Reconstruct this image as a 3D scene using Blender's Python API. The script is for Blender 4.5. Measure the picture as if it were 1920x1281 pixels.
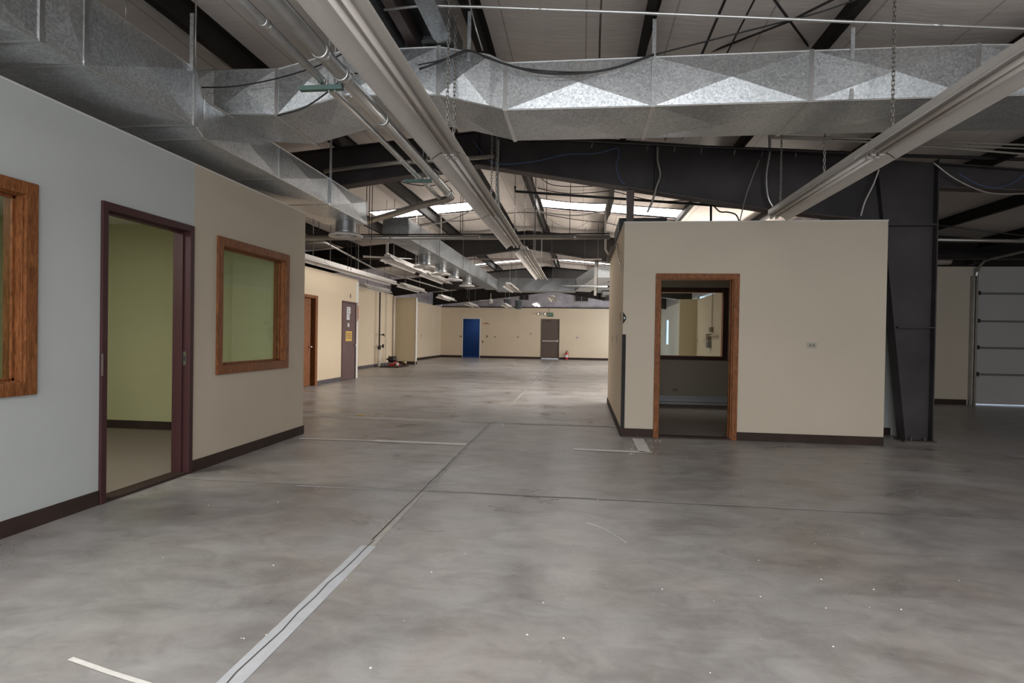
import bpy, math, random
from mathutils import Matrix, Vector
random.seed(7)
S = bpy.context.scene
C = S.collection
PI = math.pi
for o in list(bpy.data.objects): bpy.data.objects.remove(o)

# ------------------------------------------------------------------ camera
F, YAW, PITCH, ROLL, CH = 1080.43, -0.11879, -0.00975, 0.01646, 1.26654
_r = Vector((math.cos(YAW), -math.sin(YAW), 0))
_w = Vector((math.sin(YAW)*math.cos(PITCH), math.cos(YAW)*math.cos(PITCH), math.sin(PITCH)))
_u = _r.cross(_w)
R_ = math.cos(ROLL)*_r + math.sin(ROLL)*_u
U_ = -math.sin(ROLL)*_r + math.cos(ROLL)*_u
cd = bpy.data.cameras.new('camera'); cam = bpy.data.objects.new('camera', cd); C.objects.link(cam)
cam.matrix_world = Matrix(((R_.x, U_.x, -_w.x, 0), (R_.y, U_.y, -_w.y, 0), (R_.z, U_.z, -_w.z, CH), (0, 0, 0, 1)))
cd.sensor_width = 36; cd.lens = F*36/1920; cd.clip_start = 0.05; cd.clip_end = 200
S.camera = cam

def at(x, y, axis, val):
    """where the sight line of photo pixel x,y meets the plane axis=val (0 X, 1 Y, 2 Z)"""
    d = _w + (x-960)/F*R_ - (y-640.5)/F*U_
    o = Vector((0, 0, CH))
    return o + d*((val-o[axis])/d[axis])

# ------------------------------------------------------------------ world, lights, exposure
W = bpy.data.worlds.new('world'); S.world = W; W.use_nodes = True
W.node_tree.nodes['Background'].inputs[0].default_value = (0.62, 0.74, 0.9, 1)
W.node_tree.nodes['Background'].inputs[1].default_value = 1.5
S.view_settings.view_transform = 'Standard'; S.view_settings.look = 'None'
S.view_settings.exposure = 0.0; S.view_settings.gamma = 1
try: S.view_settings.use_curve_mapping = False
except Exception: pass

def area(name, loc, rot, sx, sy, power, col):
    l = bpy.data.lights.new(name, 'AREA'); l.shape = 'RECTANGLE'; l.size = sx; l.size_y = sy
    l.energy = power; l.color = col
    o = bpy.data.objects.new(name, l); o.location = loc; o.rotation_euler = rot; C.objects.link(o)
    return o
DAY = (0.97, 0.985, 1.0)
# daylight through the openings of the wall behind the camera (faces +Y)
for i, x in enumerate((-1.9, 1.3, 4.5)):
    area('daylight_back', (x, -5.9, 1.45), (PI/2-.42, 0, 0), 2.7, 2.2, 130, DAY)
# daylight through the openings in the hall's right wall (faces -X)
area('daylight_hall', (4.28, 29.9, 1.6), (0, PI/2, 0), 1.3, 1.35, 140, (0.85, 0.92, 1.0))
area('daylight_hall', (4.28, 25.0, 1.7), (0, PI/2, 0), 1.6, 2.4, 250, (1.0, 0.93, 0.84))
area('daylight_hall', (4.26, 14.2, 1.7), (0, PI/2, 0), 1.6, 3.2, 400, (1.0, 0.92, 0.82))
# blue room beyond the far doorway, office behind the left wall
area('blue_room_lamp', (-6.1, 33.6, 2.5), (0, 0, 0), 0.8, 0.8, 9, (0.8, 0.9, 1))
area('office_fill', (-5.0, 3.0, 2.56), (0, 0, 0), 1.0, 0.5, 60, (1, 0.97, 0.85))  # no fixture seen; fill added to brighten the green office walls

# ------------------------------------------------------------------ materials
def newmat(name):
    m = bpy.data.materials.new(name); m.use_nodes = True
    nt = m.node_tree; b = nt.nodes['Principled BSDF']
    return m, nt, b
def N(nt, t, **k):
    n = nt.nodes.new(t)
    for a, v in k.items(): setattr(n, a, v)
    return n
def objco(nt, scale=(1, 1, 1)):
    g = N(nt, 'ShaderNodeNewGeometry'); mp = N(nt, 'ShaderNodeMapping')
    mp.inputs['Scale'].default_value = scale
    nt.links.new(g.outputs['Position'], mp.inputs['Vector'])
    return mp.outputs['Vector']
def ramp(nt, fac, stops):
    r = N(nt, 'ShaderNodeValToRGB'); e = r.color_ramp.elements
    e[0].position, e[0].color = stops[0][0], (*stops[0][1], 1)
    e[1].position, e[1].color = stops[-1][0], (*stops[-1][1], 1)
    for p, c in stops[1:-1]:
        q = e.new(p); q.color = (*c, 1)
    nt.links.new(fac, r.inputs['Fac']); return r.outputs['Color']
def noise(nt, vec, scale, detail=4, rough=.55, dist=0):
    n = N(nt, 'ShaderNodeTexNoise'); n.inputs['Scale'].default_value = scale
    n.inputs['Detail'].default_value = detail; n.inputs['Roughness'].default_value = rough
    n.inputs['Distortion'].default_value = dist
    nt.links.new(vec, n.inputs['Vector']); return n.outputs['Fac']
def bump(nt, b, h, strength, dist=.01):
    n = N(nt, 'ShaderNodeBump'); n.inputs['Strength'].default_value = strength
    n.inputs['Distance'].default_value = dist
    nt.links.new(h, n.inputs['Height']); nt.links.new(n.outputs['Normal'], b.inputs['Normal'])
def lerp(c, k): return tuple(min(1, v*k) for v in c)
def plain(name, col, rough=.6, metal=0, var=.12, scale=6, bmp=.05, spec=.5):
    m, nt, b = newmat(name)
    v = objco(nt); f = noise(nt, v, scale, 5)
    c = ramp(nt, f, [(.25, lerp(col, 1-var)), (.75, lerp(col, 1+var))])
    nt.links.new(c, b.inputs['Base Color'])
    b.inputs['Roughness'].default_value = rough; b.inputs['Metallic'].default_value = metal
    b.inputs['Specular IOR Level'].default_value = spec
    if bmp: bump(nt, b, noise(nt, v, scale*12, 3), bmp, .003)
    return m
def emis(name, col, st):
    m, nt, b = newmat(name)
    b.inputs['Base Color'].default_value = (*col, 1)
    b.inputs['Emission Color'].default_value = (*col, 1); b.inputs['Emission Strength'].default_value = st
    return m
M = {}
M['wall_gray'] = plain('wall_gray_paint', (.50, .53, .525), .75, var=.03, scale=1.3, bmp=.12, spec=.25)
M['wall_cream'] = plain('wall_cream_paint', (.56, .49, .395), .75, var=.035, scale=1.3, bmp=.12, spec=.25)
M['wall_hall'] = plain('wall_hall_paint', (.68, .57, .43), .75, var=.035, scale=1.0, bmp=.1, spec=.25)
M['wall_ochre'] = plain('wall_ochre_paint', (.58, .485, .33), .75, var=.04, scale=1, bmp=.1, spec=.25)
M['wall_green'] = plain('wall_green_paint', (.50, .50, .30), .8, var=.04, scale=1.2, bmp=.1, spec=.2)
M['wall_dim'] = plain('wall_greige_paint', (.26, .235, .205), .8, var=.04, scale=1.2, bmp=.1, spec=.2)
M['wall_blue'] = plain('wall_blue_paint', (.03, .09, .27), .7, var=.06, scale=1.5)
M['gypsum'] = plain('white_gypsum', (.7, .7, .68), .85, var=.03)
M['base'] = plain('brown_vinyl_base', (.045, .029, .024), .7, var=.25, scale=4, spec=.2)
M['base_gray'] = plain('gray_vinyl_base', (.10, .092, .10), .7, var=.2, scale=4, spec=.2)
M['maroon'] = plain('maroon_enamel', (.055, .020, .022), .5, var=.1, scale=3, spec=.3)
M['door_purple'] = plain('purple_brown_door_paint', (.105, .055, .055), .6, var=.12, scale=3)
M['door_brown'] = plain('brown_door_paint', (.10, .07, .055), .45, var=.06, scale=2)
M['steel'] = plain('dark_primer_steel', (.046, .041, .042), .5, var=.45, scale=1.4, bmp=.1, spec=.3)
M['steel_brown'] = plain('dark_brown_steel', (.016, .0135, .012), .65, var=.3, scale=1.5, spec=.25)
M['steel_red'] = plain('brown_primer_steel', (.085, .062, .055), .55, var=.2, scale=2)
M['steel_black'] = plain('black_steel_pipe', (.018, .016, .016), .4, var=.3, scale=6)
M['pipe_gray'] = plain('gray_metal_pipe', (.42, .40, .37), .35, metal=.7, var=.12, scale=5)
M['conduit'] = plain('galvanized_conduit', (.62, .63, .63), .3, metal=.9, var=.12, scale=8)
M['strut'] = plain('green_zinc_strut', (.11, .18, .165), .4, metal=.7, var=.12, scale=8)
M['white'] = plain('white_enamel', (.60, .57, .54), .38, var=.06, scale=3, bmp=0)
M['tube'] = plain('white_glass_tube', (.62, .58, .54), .22, var=.03, scale=3, bmp=0)
M['black'] = plain('black_plastic', (.02, .02, .02), .45, var=.2)
M['gray_strip'] = plain('dark_gray_rubber', (.036, .036, .038), .85, var=.1, spec=.15)
M['cable_black'] = plain('black_cable_jacket', (.02, .02, .022), .5)
M['cable_blue'] = plain('blue_cable_jacket', (.06, .12, .28), .5)
M['cable_white'] = plain('white_cable_jacket', (.6, .58, .54), .5)
M['pvc'] = plain('white_pvc', (.68, .62, .56), .4, var=.05)
M['plate'] = plain('ivory_plate', (.38, .36, .30), .4, var=.04)
M['plate_dark'] = plain('brown_plate', (.2, .15, .11), .4, var=.04)
M['steel_bright'] = plain('brushed_steel', (.6, .6, .6), .25, metal=1, var=.08, scale=20)
M['paper'] = plain('white_paper', (.62, .64, .68), .7, var=.04)
M['yellow'] = plain('yellow_sign', (.62, .40, .08), .6, var=.1)
M['red'] = plain('red_enamel', (.45, .02, .03), .3, var=.08)
M['pink'] = plain('faded_red_sign', (.42, .20, .17), .6, var=.12)
M['heater'] = plain('heater_gray_enamel', (.34, .36, .40), .4, var=.05)
M['odoor'] = plain('overhead_door_paint', (.45, .44, .42), .6, var=.05, scale=1.6)
M['seam'] = plain('gray_seam', (.16, .16, .165), .5)
M['silver'] = plain('silver_foil_insulation', (.44, .42, .46), .5, metal=.25, var=.28, scale=3, bmp=.5)
M['pail'] = plain('gray_pail_plastic', (.10, .115, .13), .4, var=.1)
M['brass'] = plain('dull_brass', (.32, .26, .15), .35, metal=.8)
M['foil'] = plain('crumpled_insulation', (.5, .45, .41), .6, var=.3, scale=5, bmp=.6)
M['exit_green'] = plain('green_sign_face', (.02, .12, .06), .4, var=.06)
M['exit_letters'] = plain('pale_green_letters', (.42, .62, .48), .5, var=.03)
M['skylight'] = emis('translucent_skylight', (1.0, .98, .95), 11.0)
M['lit_tube'] = emis('lit_lamp', (1.0, .99, .97), 14.0)
M['lens'] = emis('lamp_lens', (1, .95, .85), .5)

def galv(name, k=1.0, met=.85):
    m, nt, b = newmat(name)
    v = objco(nt)
    vo = N(nt, 'ShaderNodeTexVoronoi'); vo.inputs['Scale'].default_value = 80
    nt.links.new(v, vo.inputs['Vector'])
    sep = N(nt, 'ShaderNodeSeparateColor'); nt.links.new(vo.outputs['Color'], sep.inputs[0])
    big0 = noise(nt, v, 1.7, 3)
    bs = N(nt, 'ShaderNodeMath', operation='MULTIPLY'); bs.inputs[1].default_value = .4; nt.links.new(big0, bs.inputs[0]); big = bs.outputs[0]
    mix = N(nt, 'ShaderNodeMath', operation='MULTIPLY_ADD'); mix.inputs[1].default_value = .5
    nt.links.new(sep.outputs[0], mix.inputs[0]); nt.links.new(big, mix.inputs[2])
    c = ramp(nt, mix.outputs[0], [(.05, lerp((.38, .40, .415), k)), (.75, lerp((.70, .725, .74), k))])
    nt.links.new(c, b.inputs['Base Color'])
    rr = N(nt, 'ShaderNodeMapRange'); rr.inputs['To Min'].default_value = .32; rr.inputs['To Max'].default_value = .5
    nt.links.new(sep.outputs[1], rr.inputs['Value']); nt.links.new(rr.outputs[0], b.inputs['Roughness'])
    b.inputs['Metallic'].default_value = met
    bump(nt, b, noise(nt, v, 3, 2), .15, .02)
    return m
M['galv'] = galv('galvanized_sheet')
M['galv_dark'] = galv('dull_galvanized_sheet', .56, .8)

def wood(name, c0, c1, c2):
    m, nt, b = newmat(name)
    v = objco(nt, (9, 9, 1.6)); f = noise(nt, v, 6, 8, .6, 1.2)
    c = ramp(nt, f, [(.3, c0), (.5, c1), (.72, c2)])
    nt.links.new(c, b.inputs['Base Color']); b.inputs['Roughness'].default_value = .55; b.inputs['Specular IOR Level'].default_value = .25
    bump(nt, b, f, .15, .002); return m
M['wood'] = wood('stained_oak', (.10, .032, .010), (.21, .075, .024), (.33, .13, .048))
M['wood_dark'] = wood('dark_stained_wood', (.022, .008, .006), (.035, .014, .011), (.05, .022, .016))

def concrete():
    m, nt, b = newmat('polished_concrete'); v = objco(nt); vs = objco(nt, (.75, 1.25, 1))
    f1 = noise(nt, v, .38, 3, .5, .3); f2 = noise(nt, vs, 1.5, 7, .62, .5); f3 = noise(nt, v, 22, 6, .7); f4 = noise(nt, vs, 4.5, 6, .6, .8)
    def mul(a, c, k):
        mx = N(nt, 'ShaderNodeMix', data_type='RGBA', blend_type='MULTIPLY'); mx.inputs['Factor'].default_value = k
        nt.links.new(a, mx.inputs[6]); nt.links.new(c, mx.inputs[7]); return mx.outputs[2]
    c = ramp(nt, f1, [(.3, (.37, .36, .355)), (.7, (.52, .515, .515))])
    c = mul(c, ramp(nt, f2, [(.3, (.60, .58, .565)), (.5, (.86, .85, .845)), (.7, (1, 1, 1))]), 1.0)
    c = mul(c, ramp(nt, f4, [(.36, (.74, .73, .73)), (.6, (1, 1, 1))]), .8)
    c = mul(c, ramp(nt, noise(nt, v, .9, 5, .6, .6), [(.42, (1, 1, 1)), (.72, (.93, .84, .78))]), .8)
    c = mul(c, ramp(nt, f3, [(.3, (.84, .84, .84)), (.62, (1, 1, 1))]), .55)
    nt.links.new(c, b.inputs['Base Color'])
    rr = ramp(nt, f2, [(.3, (.24,)*3), (.7, (.46,)*3)]); nt.links.new(rr, b.inputs['Roughness'])
    b.inputs['Specular IOR Level'].default_value = .5
    bump(nt, b, f3, .06, .004); return m
M['concrete'] = concrete()

def carpet(name, c0, c1, stripe):
    m, nt, b = newmat(name); v = objco(nt)
    if stripe:
        w = N(nt, 'ShaderNodeTexWave'); w.inputs['Scale'].default_value = 30; w.inputs['Distortion'].default_value = 4
        w.inputs['Detail'].default_value = 3; w.bands_direction = 'Y'; nt.links.new(v, w.inputs['Vector']); f = w.outputs['Fac']
    else: f = noise(nt, v, 60, 5, .8)
    c = ramp(nt, f, [(.3, c0), (.7, c1)]); nt.links.new(c, b.inputs['Base Color'])
    b.inputs['Roughness'].default_value = .95; bump(nt, b, f, .6, .01); return m
M['carpet'] = carpet('loop_carpet', (.22, .185, .15), (.33, .285, .235), True)
M['carpet_gray'] = carpet('gray_carpet', (.10, .085, .08), (.25, .215, .20), False)

def blanket():
    m, nt, b = newmat('roof_insulation_facing'); v = objco(nt)
    f = noise(nt, v, 1.2, 5, .55, .5)
    c = ramp(nt, f, [(.3, (.63, .57, .53)), (.7, (.72, .66, .615))])
    sx = N(nt, 'ShaderNodeSeparateXYZ'); nt.links.new(v, sx.inputs[0])
    mo = N(nt, 'ShaderNodeMath', operation='PINGPONG'); mo.inputs[1].default_value = .385
    nt.links.new(sx.outputs['X'], mo.inputs[0])
    ln = ramp(nt, mo.outputs[0], [(0, (.55, .52, .50)), (.012, (1, 1, 1))])
    mx = N(nt, 'ShaderNodeMix', data_type='RGBA', blend_type='MULTIPLY'); mx.inputs['Factor'].default_value = 1
    nt.links.new(c, mx.inputs[6]); nt.links.new(ln, mx.inputs[7]); nt.links.new(mx.outputs[2], b.inputs['Base Color'])
    b.inputs['Roughness'].default_value = .6
    fw = noise(nt, objco(nt, (.6, 3, 1)), 2.2, 5, .6); bump(nt, b, fw, .18, .05); return m
M['blanket'] = blanket()

def glass():
    m = bpy.data.materials.new('window_glass'); m.use_nodes = True; nt = m.node_tree
    nt.nodes.remove(nt.nodes['Principled BSDF']); out = nt.nodes['Material Output']
    t = N(nt, 'ShaderNodeBsdfTransparent'); t.inputs[0].default_value = (.9, .94, .92, 1)
    g = N(nt, 'ShaderNodeBsdfGlossy'); g.inputs['Roughness'].default_value = .02
    ge = N(nt, 'ShaderNodeNewGeometry'); dt = N(nt, 'ShaderNodeVectorMath', operation='DOT_PRODUCT')
    nt.links.new(ge.outputs['Normal'], dt.inputs[0]); nt.links.new(ge.outputs['Incoming'], dt.inputs[1])
    ab = N(nt, 'ShaderNodeMath', operation='ABSOLUTE'); nt.links.new(dt.outputs['Value'], ab.inputs[0])
    on = N(nt, 'ShaderNodeMath', operation='SUBTRACT'); on.inputs[0].default_value = 1; nt.links.new(ab.outputs[0], on.inputs[1])
    pw = N(nt, 'ShaderNodeMath', operation='POWER'); pw.inputs[1].default_value = 5; nt.links.new(on.outputs[0], pw.inputs[0])
    fr = N(nt, 'ShaderNodeMath', operation='MULTIPLY_ADD'); fr.inputs[1].default_value = .9; fr.inputs[2].default_value = .045; nt.links.new(pw.outputs[0], fr.inputs[0])
    mx = N(nt, 'ShaderNodeMixShader'); nt.links.new(fr.outputs[0], mx.inputs[0])
    nt.links.new(t.outputs[0], mx.inputs[1]); nt.links.new(g.outputs[0], mx.inputs[2])
    nt.links.new(mx.outputs[0], out.inputs['Surface']); return m
M['glass'] = glass()

# ------------------------------------------------------------------ geometry helpers
class MB:
    def __init__(s): s.v = []; s.f = []
    def add(s, vs, fs):
        n = len(s.v); s.v += [tuple(v) for v in vs]; s.f += [tuple(i+n for i in f) for f in fs]; return s
    def box(s, x0, x1, y0, y1, z0, z1):
        x0, x1 = sorted((x0, x1)); y0, y1 = sorted((y0, y1)); z0, z1 = sorted((z0, z1))
        return s.add([(x0, y0, z0), (x1, y0, z0), (x1, y1, z0), (x0, y1, z0), (x0, y0, z1), (x1, y0, z1), (x1, y1, z1), (x0, y1, z1)],
                     [(0, 3, 2, 1), (4, 5, 6, 7), (0, 1, 5, 4), (1, 2, 6, 5), (2, 3, 7, 6), (3, 0, 4, 7)])
    def prism(s, prof, axis, a, b):
        """closed profile (list of 2-tuples in the two other axes, in order) extruded along axis"""
        def P(p, t):
            if axis == 0: return (t, p[0], p[1])
            if axis == 1: return (p[0], t, p[1])
            return (p[0], p[1], t)
        n = len(prof); vs = [P(p, a) for p in prof]+[P(p, b) for p in prof]
        fs = [(i, (i+1) % n, (i+1) % n+n, i+n) for i in range(n)]
        ar = sum(prof[i][0]*prof[(i+1) % n][1]-prof[(i+1) % n][0]*prof[i][1] for i in range(n))
        fs += [tuple(reversed(range(n))), tuple(range(n, 2*n))]
        return s.add(vs, fs)
    def tube(s, pts, r, n=8, cap=True):
        pts = [Vector(p) for p in pts]; rings = []
        up = Vector((0, 0, 1)); prev = None
        for i, p in enumerate(pts):
            d = (pts[min(i+1, len(pts)-1)]-pts[max(i-1, 0)]).normalized()
            if prev is None:
                a = d.cross(up if abs(d.z) < .95 else Vector((1, 0, 0))).normalized()
            else:
                a = (prev-d*prev.dot(d)).normalized()
            prev = a; b = d.cross(a)
            rr = r[i] if isinstance(r, (list, tuple)) else r
            rings.append([p+(a*math.cos(2*PI*k/n)+b*math.sin(2*PI*k/n))*rr for k in range(n)])
        vs = [v for g in rings for v in g]; fs = []
        for i in range(len(pts)-1):
            for k in range(n):
                fs.append((i*n+k, i*n+(k+1) % n, (i+1)*n+(k+1) % n, (i+1)*n+k))
        if cap: fs += [tuple(reversed(range(n))), tuple(range((len(pts)-1)*n, len(pts)*n))]
        return s.add(vs, fs)
    def lathe(s, c, prof, n=20):
        """prof: (r, z) pairs around a vertical axis through c"""
        vs = []; fs = []
        for r, z in prof:
            for k in range(n): vs.append((c[0]+r*math.cos(2*PI*k/n), c[1]+r*math.sin(2*PI*k/n), c[2]+z))
        for i in range(len(prof)-1):
            for k in range(n): fs.append((i*n+k, i*n+(k+1) % n, (i+1)*n+(k+1) % n, (i+1)*n+k))
        return s.add(vs, fs)
    def build(s, name, mat, parent=None, smooth=False, bev=0):
        off = Vector((0, 0, 0))
        p = parent
        while p is not None: off += p.location; p = p.parent
        me = bpy.data.meshes.new(name)
        me.from_pydata([tuple(Vector(v)-off) for v in s.v], [], s.f); me.update()
        import bmesh
        bm = bmesh.new(); bm.from_mesh(me); bmesh.ops.recalc_face_normals(bm, faces=bm.faces); bm.to_mesh(me); bm.free()
        me.materials.append(M[mat] if isinstance(mat, str) else mat)
        if smooth:
            for q in me.polygons: q.use_smooth = True
        o = bpy.data.objects.new(name, me); C.objects.link(o); o.parent = parent
        if bev:
            b = o.modifiers.new('bevel', 'BEVEL'); b.width = bev; b.segments = 2; b.limit_method = 'ANGLE'
        return o
def tag(o, label=None, cat=None, group=None, kind=None):
    if label: o['label'] = label
    if cat: o['category'] = cat
    if group: o['group'] = group
    if kind: o['kind'] = kind
    return o
def struct(o, label=None, cat=None): return tag(o, label, cat, None, 'structure')
def thing(name, loc, label, cat, group=None, kind=None):
    e = bpy.data.objects.new(name, None); e.empty_display_size = .1; C.objects.link(e)
    e.location = loc; tag(e, label, cat, group, kind); return e
def copy_tree(o, parent=None):
    c = o.copy(); C.objects.link(c); c.parent = parent
    for ch in list(o.children): copy_tree(ch, c)
    return c
def curve(pts, n=8):
    """Catmull-Rom through pts"""
    P = [Vector(p) for p in pts]
    if len(P) < 3: return P
    Q = [P[0]*2-P[1]]+P+[P[-1]*2-P[-2]]; out = []
    for i in range(1, len(Q)-2):
        for k in range(n):
            t = k/n; a, b, c, d = Q[i-1], Q[i], Q[i+1], Q[i+2]
            out.append(.5*((2*b)+(c-a)*t+(2*a-5*b+4*c-d)*t*t+(3*b-a-3*c+d)*t**3))
    out.append(P[-1]); return out
def cable(name, pts, r, mat, label, cat, group=None, n=6, smooth=True):
    return tag(MB().tube(curve(pts), r, n).build(name, mat, None, smooth), label, cat, group)
def wallmesh(axis, c0, c1, a0, a1, z0, z1, holes=()):
    """wall with thickness c0..c1 across axis (0: plane normal X), spanning a0..a1 along the other horizontal axis"""
    m = MB()
    def bx(p, q, r, s):
        if q-p < 1e-4 or s-r < 1e-4: return
        if axis == 0: m.box(c0, c1, p, q, r, s)
        else: m.box(p, q, c0, c1, r, s)
    cuts = sorted({a0, a1, *[h[0] for h in holes], *[h[1] for h in holes]})
    for p, q in zip(cuts[:-1], cuts[1:]):
        hs = sorted([(h[2], h[3]) for h in holes if h[0] <= p+1e-6 and h[1] >= q-1e-6])
        z = z0
        for l, u in hs: bx(p, q, z, l); z = u
        bx(p, q, z, z1)
    return m
RIDGE = -1.45
def zt(x): return 4.09-.09*abs(x-RIDGE)          # top of the rafters / underside of the purlins
def zroof(x): return zt(x)+.2

# ================================================================== SETTING
XL, YL, H = -3.43, 6.83, 2.743
X0, X1, Y0, YB = .531, 3.69, 7.517, 11.257
XF, YF, XR = -7.9, 32.04, 4.3
YW, YBACK, XRR = 12.93, -6.1, 11.6

fl = struct(MB().box(-8.2, 12, -6.4, 32.2, -.15, 0).build('floor', 'concrete'), 'mottled grey-brown polished concrete floor of the whole hall', 'floor')
# saw-cut joint filled with light grey filler, with a dark crack
jf = MB(); ck = MB()
def strip(m, pts, w0, w1, z=.0015):
    for i in range(len(pts)-1):
        a, b = Vector(pts[i]), Vector(pts[i+1]); d = (b-a).normalized(); n_ = Vector((d.y, -d.x))
        m.add([(*(a+n_*w0), z), (*(a+n_*w1), z), (*(b+n_*w1), z), (*(b+n_*w0), z)], [(0, 1, 2, 3)])
M['filler'] = plain('grey_joint_filler', (.52, .535, .57), .6, var=.10, scale=9)
M['filler_pale'] = plain('pale_joint_filler', (.45, .425, .40), .7, var=.12, scale=9)
M['filler_dark'] = plain('dark_joint_filler', (.34, .335, .335), .6, var=.25, scale=9)
M['crack'] = plain('dark_crack', (.08, .075, .072), .9, var=.2)
M['chalk'] = plain('white_floor_paint', (.80, .78, .75), .8, var=.08, scale=20)
def wig(a, b, amp, n, fn):
    return [fn(a+(b-a)*i/n, random.uniform(-amp, amp)) for i in range(n+1)]
strip(jf, [(-1.24, -6), (-1.235, 3.3)], -.045, .05); jf.build('joint_filler', 'filler', fl)
j2 = MB(); strip(j2, [(-1.245, 3.3), (-1.26, 4.5)], .005, .045); strip(j2, [(-1.25, 8.3), (-1.26, 13.0)], -.012, .022); j2.build('joint_filler', 'filler_pale', fl)
j3 = MB(); strip(j3, [(-1.265, 4.6), (-1.28, 5.4), (-1.28, 6.4)], .0, .06); strip(j3, [(-1.27, 6.7), (-1.28, 8.0)], -.01, .05)
strip(j3, [(-1.28, 13.0), (-1.33, 18), (-1.36, 31.8)], -.02, .035)
strip(j3, [(-1.2, 4.55), (.2, 4.545), (1.3, 4.56)], -.02, .012); strip(j3, [(-1.75, 8.19), (X0, 8.27)], -.16, .03); j3.build('joint_filler', 'filler_dark', fl)
j4 = MB(); strip(j4, [(-2.3, 4.5), (-1.35, 4.53)], -.012, .012); strip(j4, [(1.3, 4.56), (2.6, 4.52), (4.5, 4.53)], -.004, .006); j4.build('joint_filler', 'filler', fl)
j5 = MB(); strip(j5, [(-7, 8.4), (-4.1, 8.31), (-1.75, 8.2)], -.18, .07); j5.build('joint_filler', 'filler_pale', fl)
cr = MB()
strip(cr, wig(-6, 3.4, .009, 60, lambda t, w: (-1.24+w, t)), -.003, .003, .003)
strip(cr, wig(3.4, 8.2, .004, 30, lambda t, w: (-1.25-.03*(t-3.4)/4.8+w, t)), -.0035, .0035, .003)
strip(cr, wig(-3.4, 4.4, .004, 50, lambda t, w: (t, 4.53+w)), -.0025, .0025, .003)
strip(cr, wig(4.4, 11, .02, 20, lambda t, w: (t, 6.3+w)), -.006, .006, .003)
strip(cr, wig(-7, 4.2, .01, 20, lambda t, w: (t, 16.4+w)), -.012, .012, .003)
strip(cr, wig(-7, 4.2, .01, 20, lambda t, w: (t, 24.3+w)), -.015, .015, .003)
strip(cr, wig(-1.7, .5, .01, 14, lambda t, w: (t, 8.24+w)), -.008, .008, .003)
cr.build('crack', 'crack', fl)
pl = MB()
strip(pl, [(-3.3, 6.50), (-2.4, 6.55)], -.03, .03, .004); strip(pl, [(-2.4, 6.55), (-1.29, 6.54)], -.06, .055, .004)
strip(pl, [(-.06, 6.51), (.72, 6.50)], -.05, .05, .004)
pl.add([(.66, 7.36, .004), (.80, 7.36, .004), (.79, 6.47, .004), (.66, 6.52, .004)], [(0, 1, 2, 3)])
strip(pl, [(-1.92, 1.98), (-1.7, 1.92), (-1.45, 1.86)], -.012, .01, .004)
pl.build('paint_line', 'chalk', fl)
# carpets
struct(MB().box(-6.9, XL-.14, -2.6, YL-.15, 0, .012).build('floor_office', 'carpet'), 'ribbed tan and brown loop carpet inside the left office', 'floor')
struct(MB().box(X0+.12, X1-.12, Y0+.0, YB-.12, 0, .012).build('floor_room', 'carpet_gray'), 'dark grey-brown carpet inside the small room on the right', 'floor')
for (xa, xb, ya, yb, nm) in ((XL-.13, XL+.01, 3.81, 4.69, 'trim_1'), (.99, 1.89, Y0-.01, Y0+.12, 'trim_2')):
    struct(MB().box(xa, xb, ya, yb, 0, .02).build(nm, 'base'), None)

# roof insulation blanket, sagging between the purlins, with openings for the skylights
PX = [-6.5, -4.98, -3.45, -1.91, -.99, .55, 2.07, 3.58, 5.1, 6.6, 8.1, 9.6, 11.1]
SKY = [(-4.75, -2.05, 12.4, 13.4), (-.92, .48, 12.4, 13.4), (.62, 2.15, 12.4, 13.4), (-4.75, -2.05, 22.0, 22.8), (-.92, .48, 22.0, 22.8), (.62, 2.6, 22.0, 22.8), (-3.35, -2.05, 27, 27.8), (-4.75, -2.05, -2.4, -.4), (-.92, .48, -2.4, -.4), (.62, 2.0, -2.4, -.4), (3.7, 5.0, -2.4, -.4), (6.75, 7.95, -2.4, -.4)]  # hall-end panel and all behind the viewer: unseen, added for light
def sag(x, y):
    xs = [-8.2]+PX+[12.2]
    for a, b in zip(xs[:-1], xs[1:]):
        if a <= x <= b:
            t = (x-a)/(b-a)
            k = (.9 if y < 8.2 else 1.35)*min(1, .25+min((abs(y-w_)-.5)/1.4 for w_ in (12.9, 22.4)) if abs(y-12.9) < 1.6 or abs(y-22.4) < 1.6 else 1)*(.055+.03*math.sin(y*.83+a*2.1)+.02*math.sin(y*2.3+a))
            e = 1
            return k*math.sin(PI*t)*min(1.2, (b-a)/1.5)
    return 0
bl = MB(); xs = []
for a, b in zip([-8.0]+PX, PX+[12.0]):
    nseg = max(4, int((b-a)/.2)); xs += [a+(b-a)*i/nseg for i in range(nseg)]
xs += [12.0] + [v for k in SKY for v in k[:2]]
xs = sorted(set(round(v, 4) for v in xs))
ys = sorted(set([round(-6.2+.3*i, 3) for i in range(129)]+[v for k in SKY for v in k[2:]]))
idx = {}
for i, x in enumerate(xs):
    for j, y in enumerate(ys):
        idx[i, j] = len(bl.v); bl.v.append((x, y, zroof(x)-sag(x, y)))
for i in range(len(xs)-1):
    for j in range(len(ys)-1):
        cx, cy = (xs[i]+xs[i+1])/2, (ys[j]+ys[j+1])/2
        if any(k[0] < cx < k[1] and k[2] < cy < k[3] for k in SKY): continue
        bl.f.append((idx[i, j], idx[i+1, j], idx[i+1, j+1], idx[i, j+1]))
ce = struct(bl.build('ceiling', 'blanket', None, True), 'sagging taupe insulation blanket under the sloping roof', 'ceiling')
rfm = MB()
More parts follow.
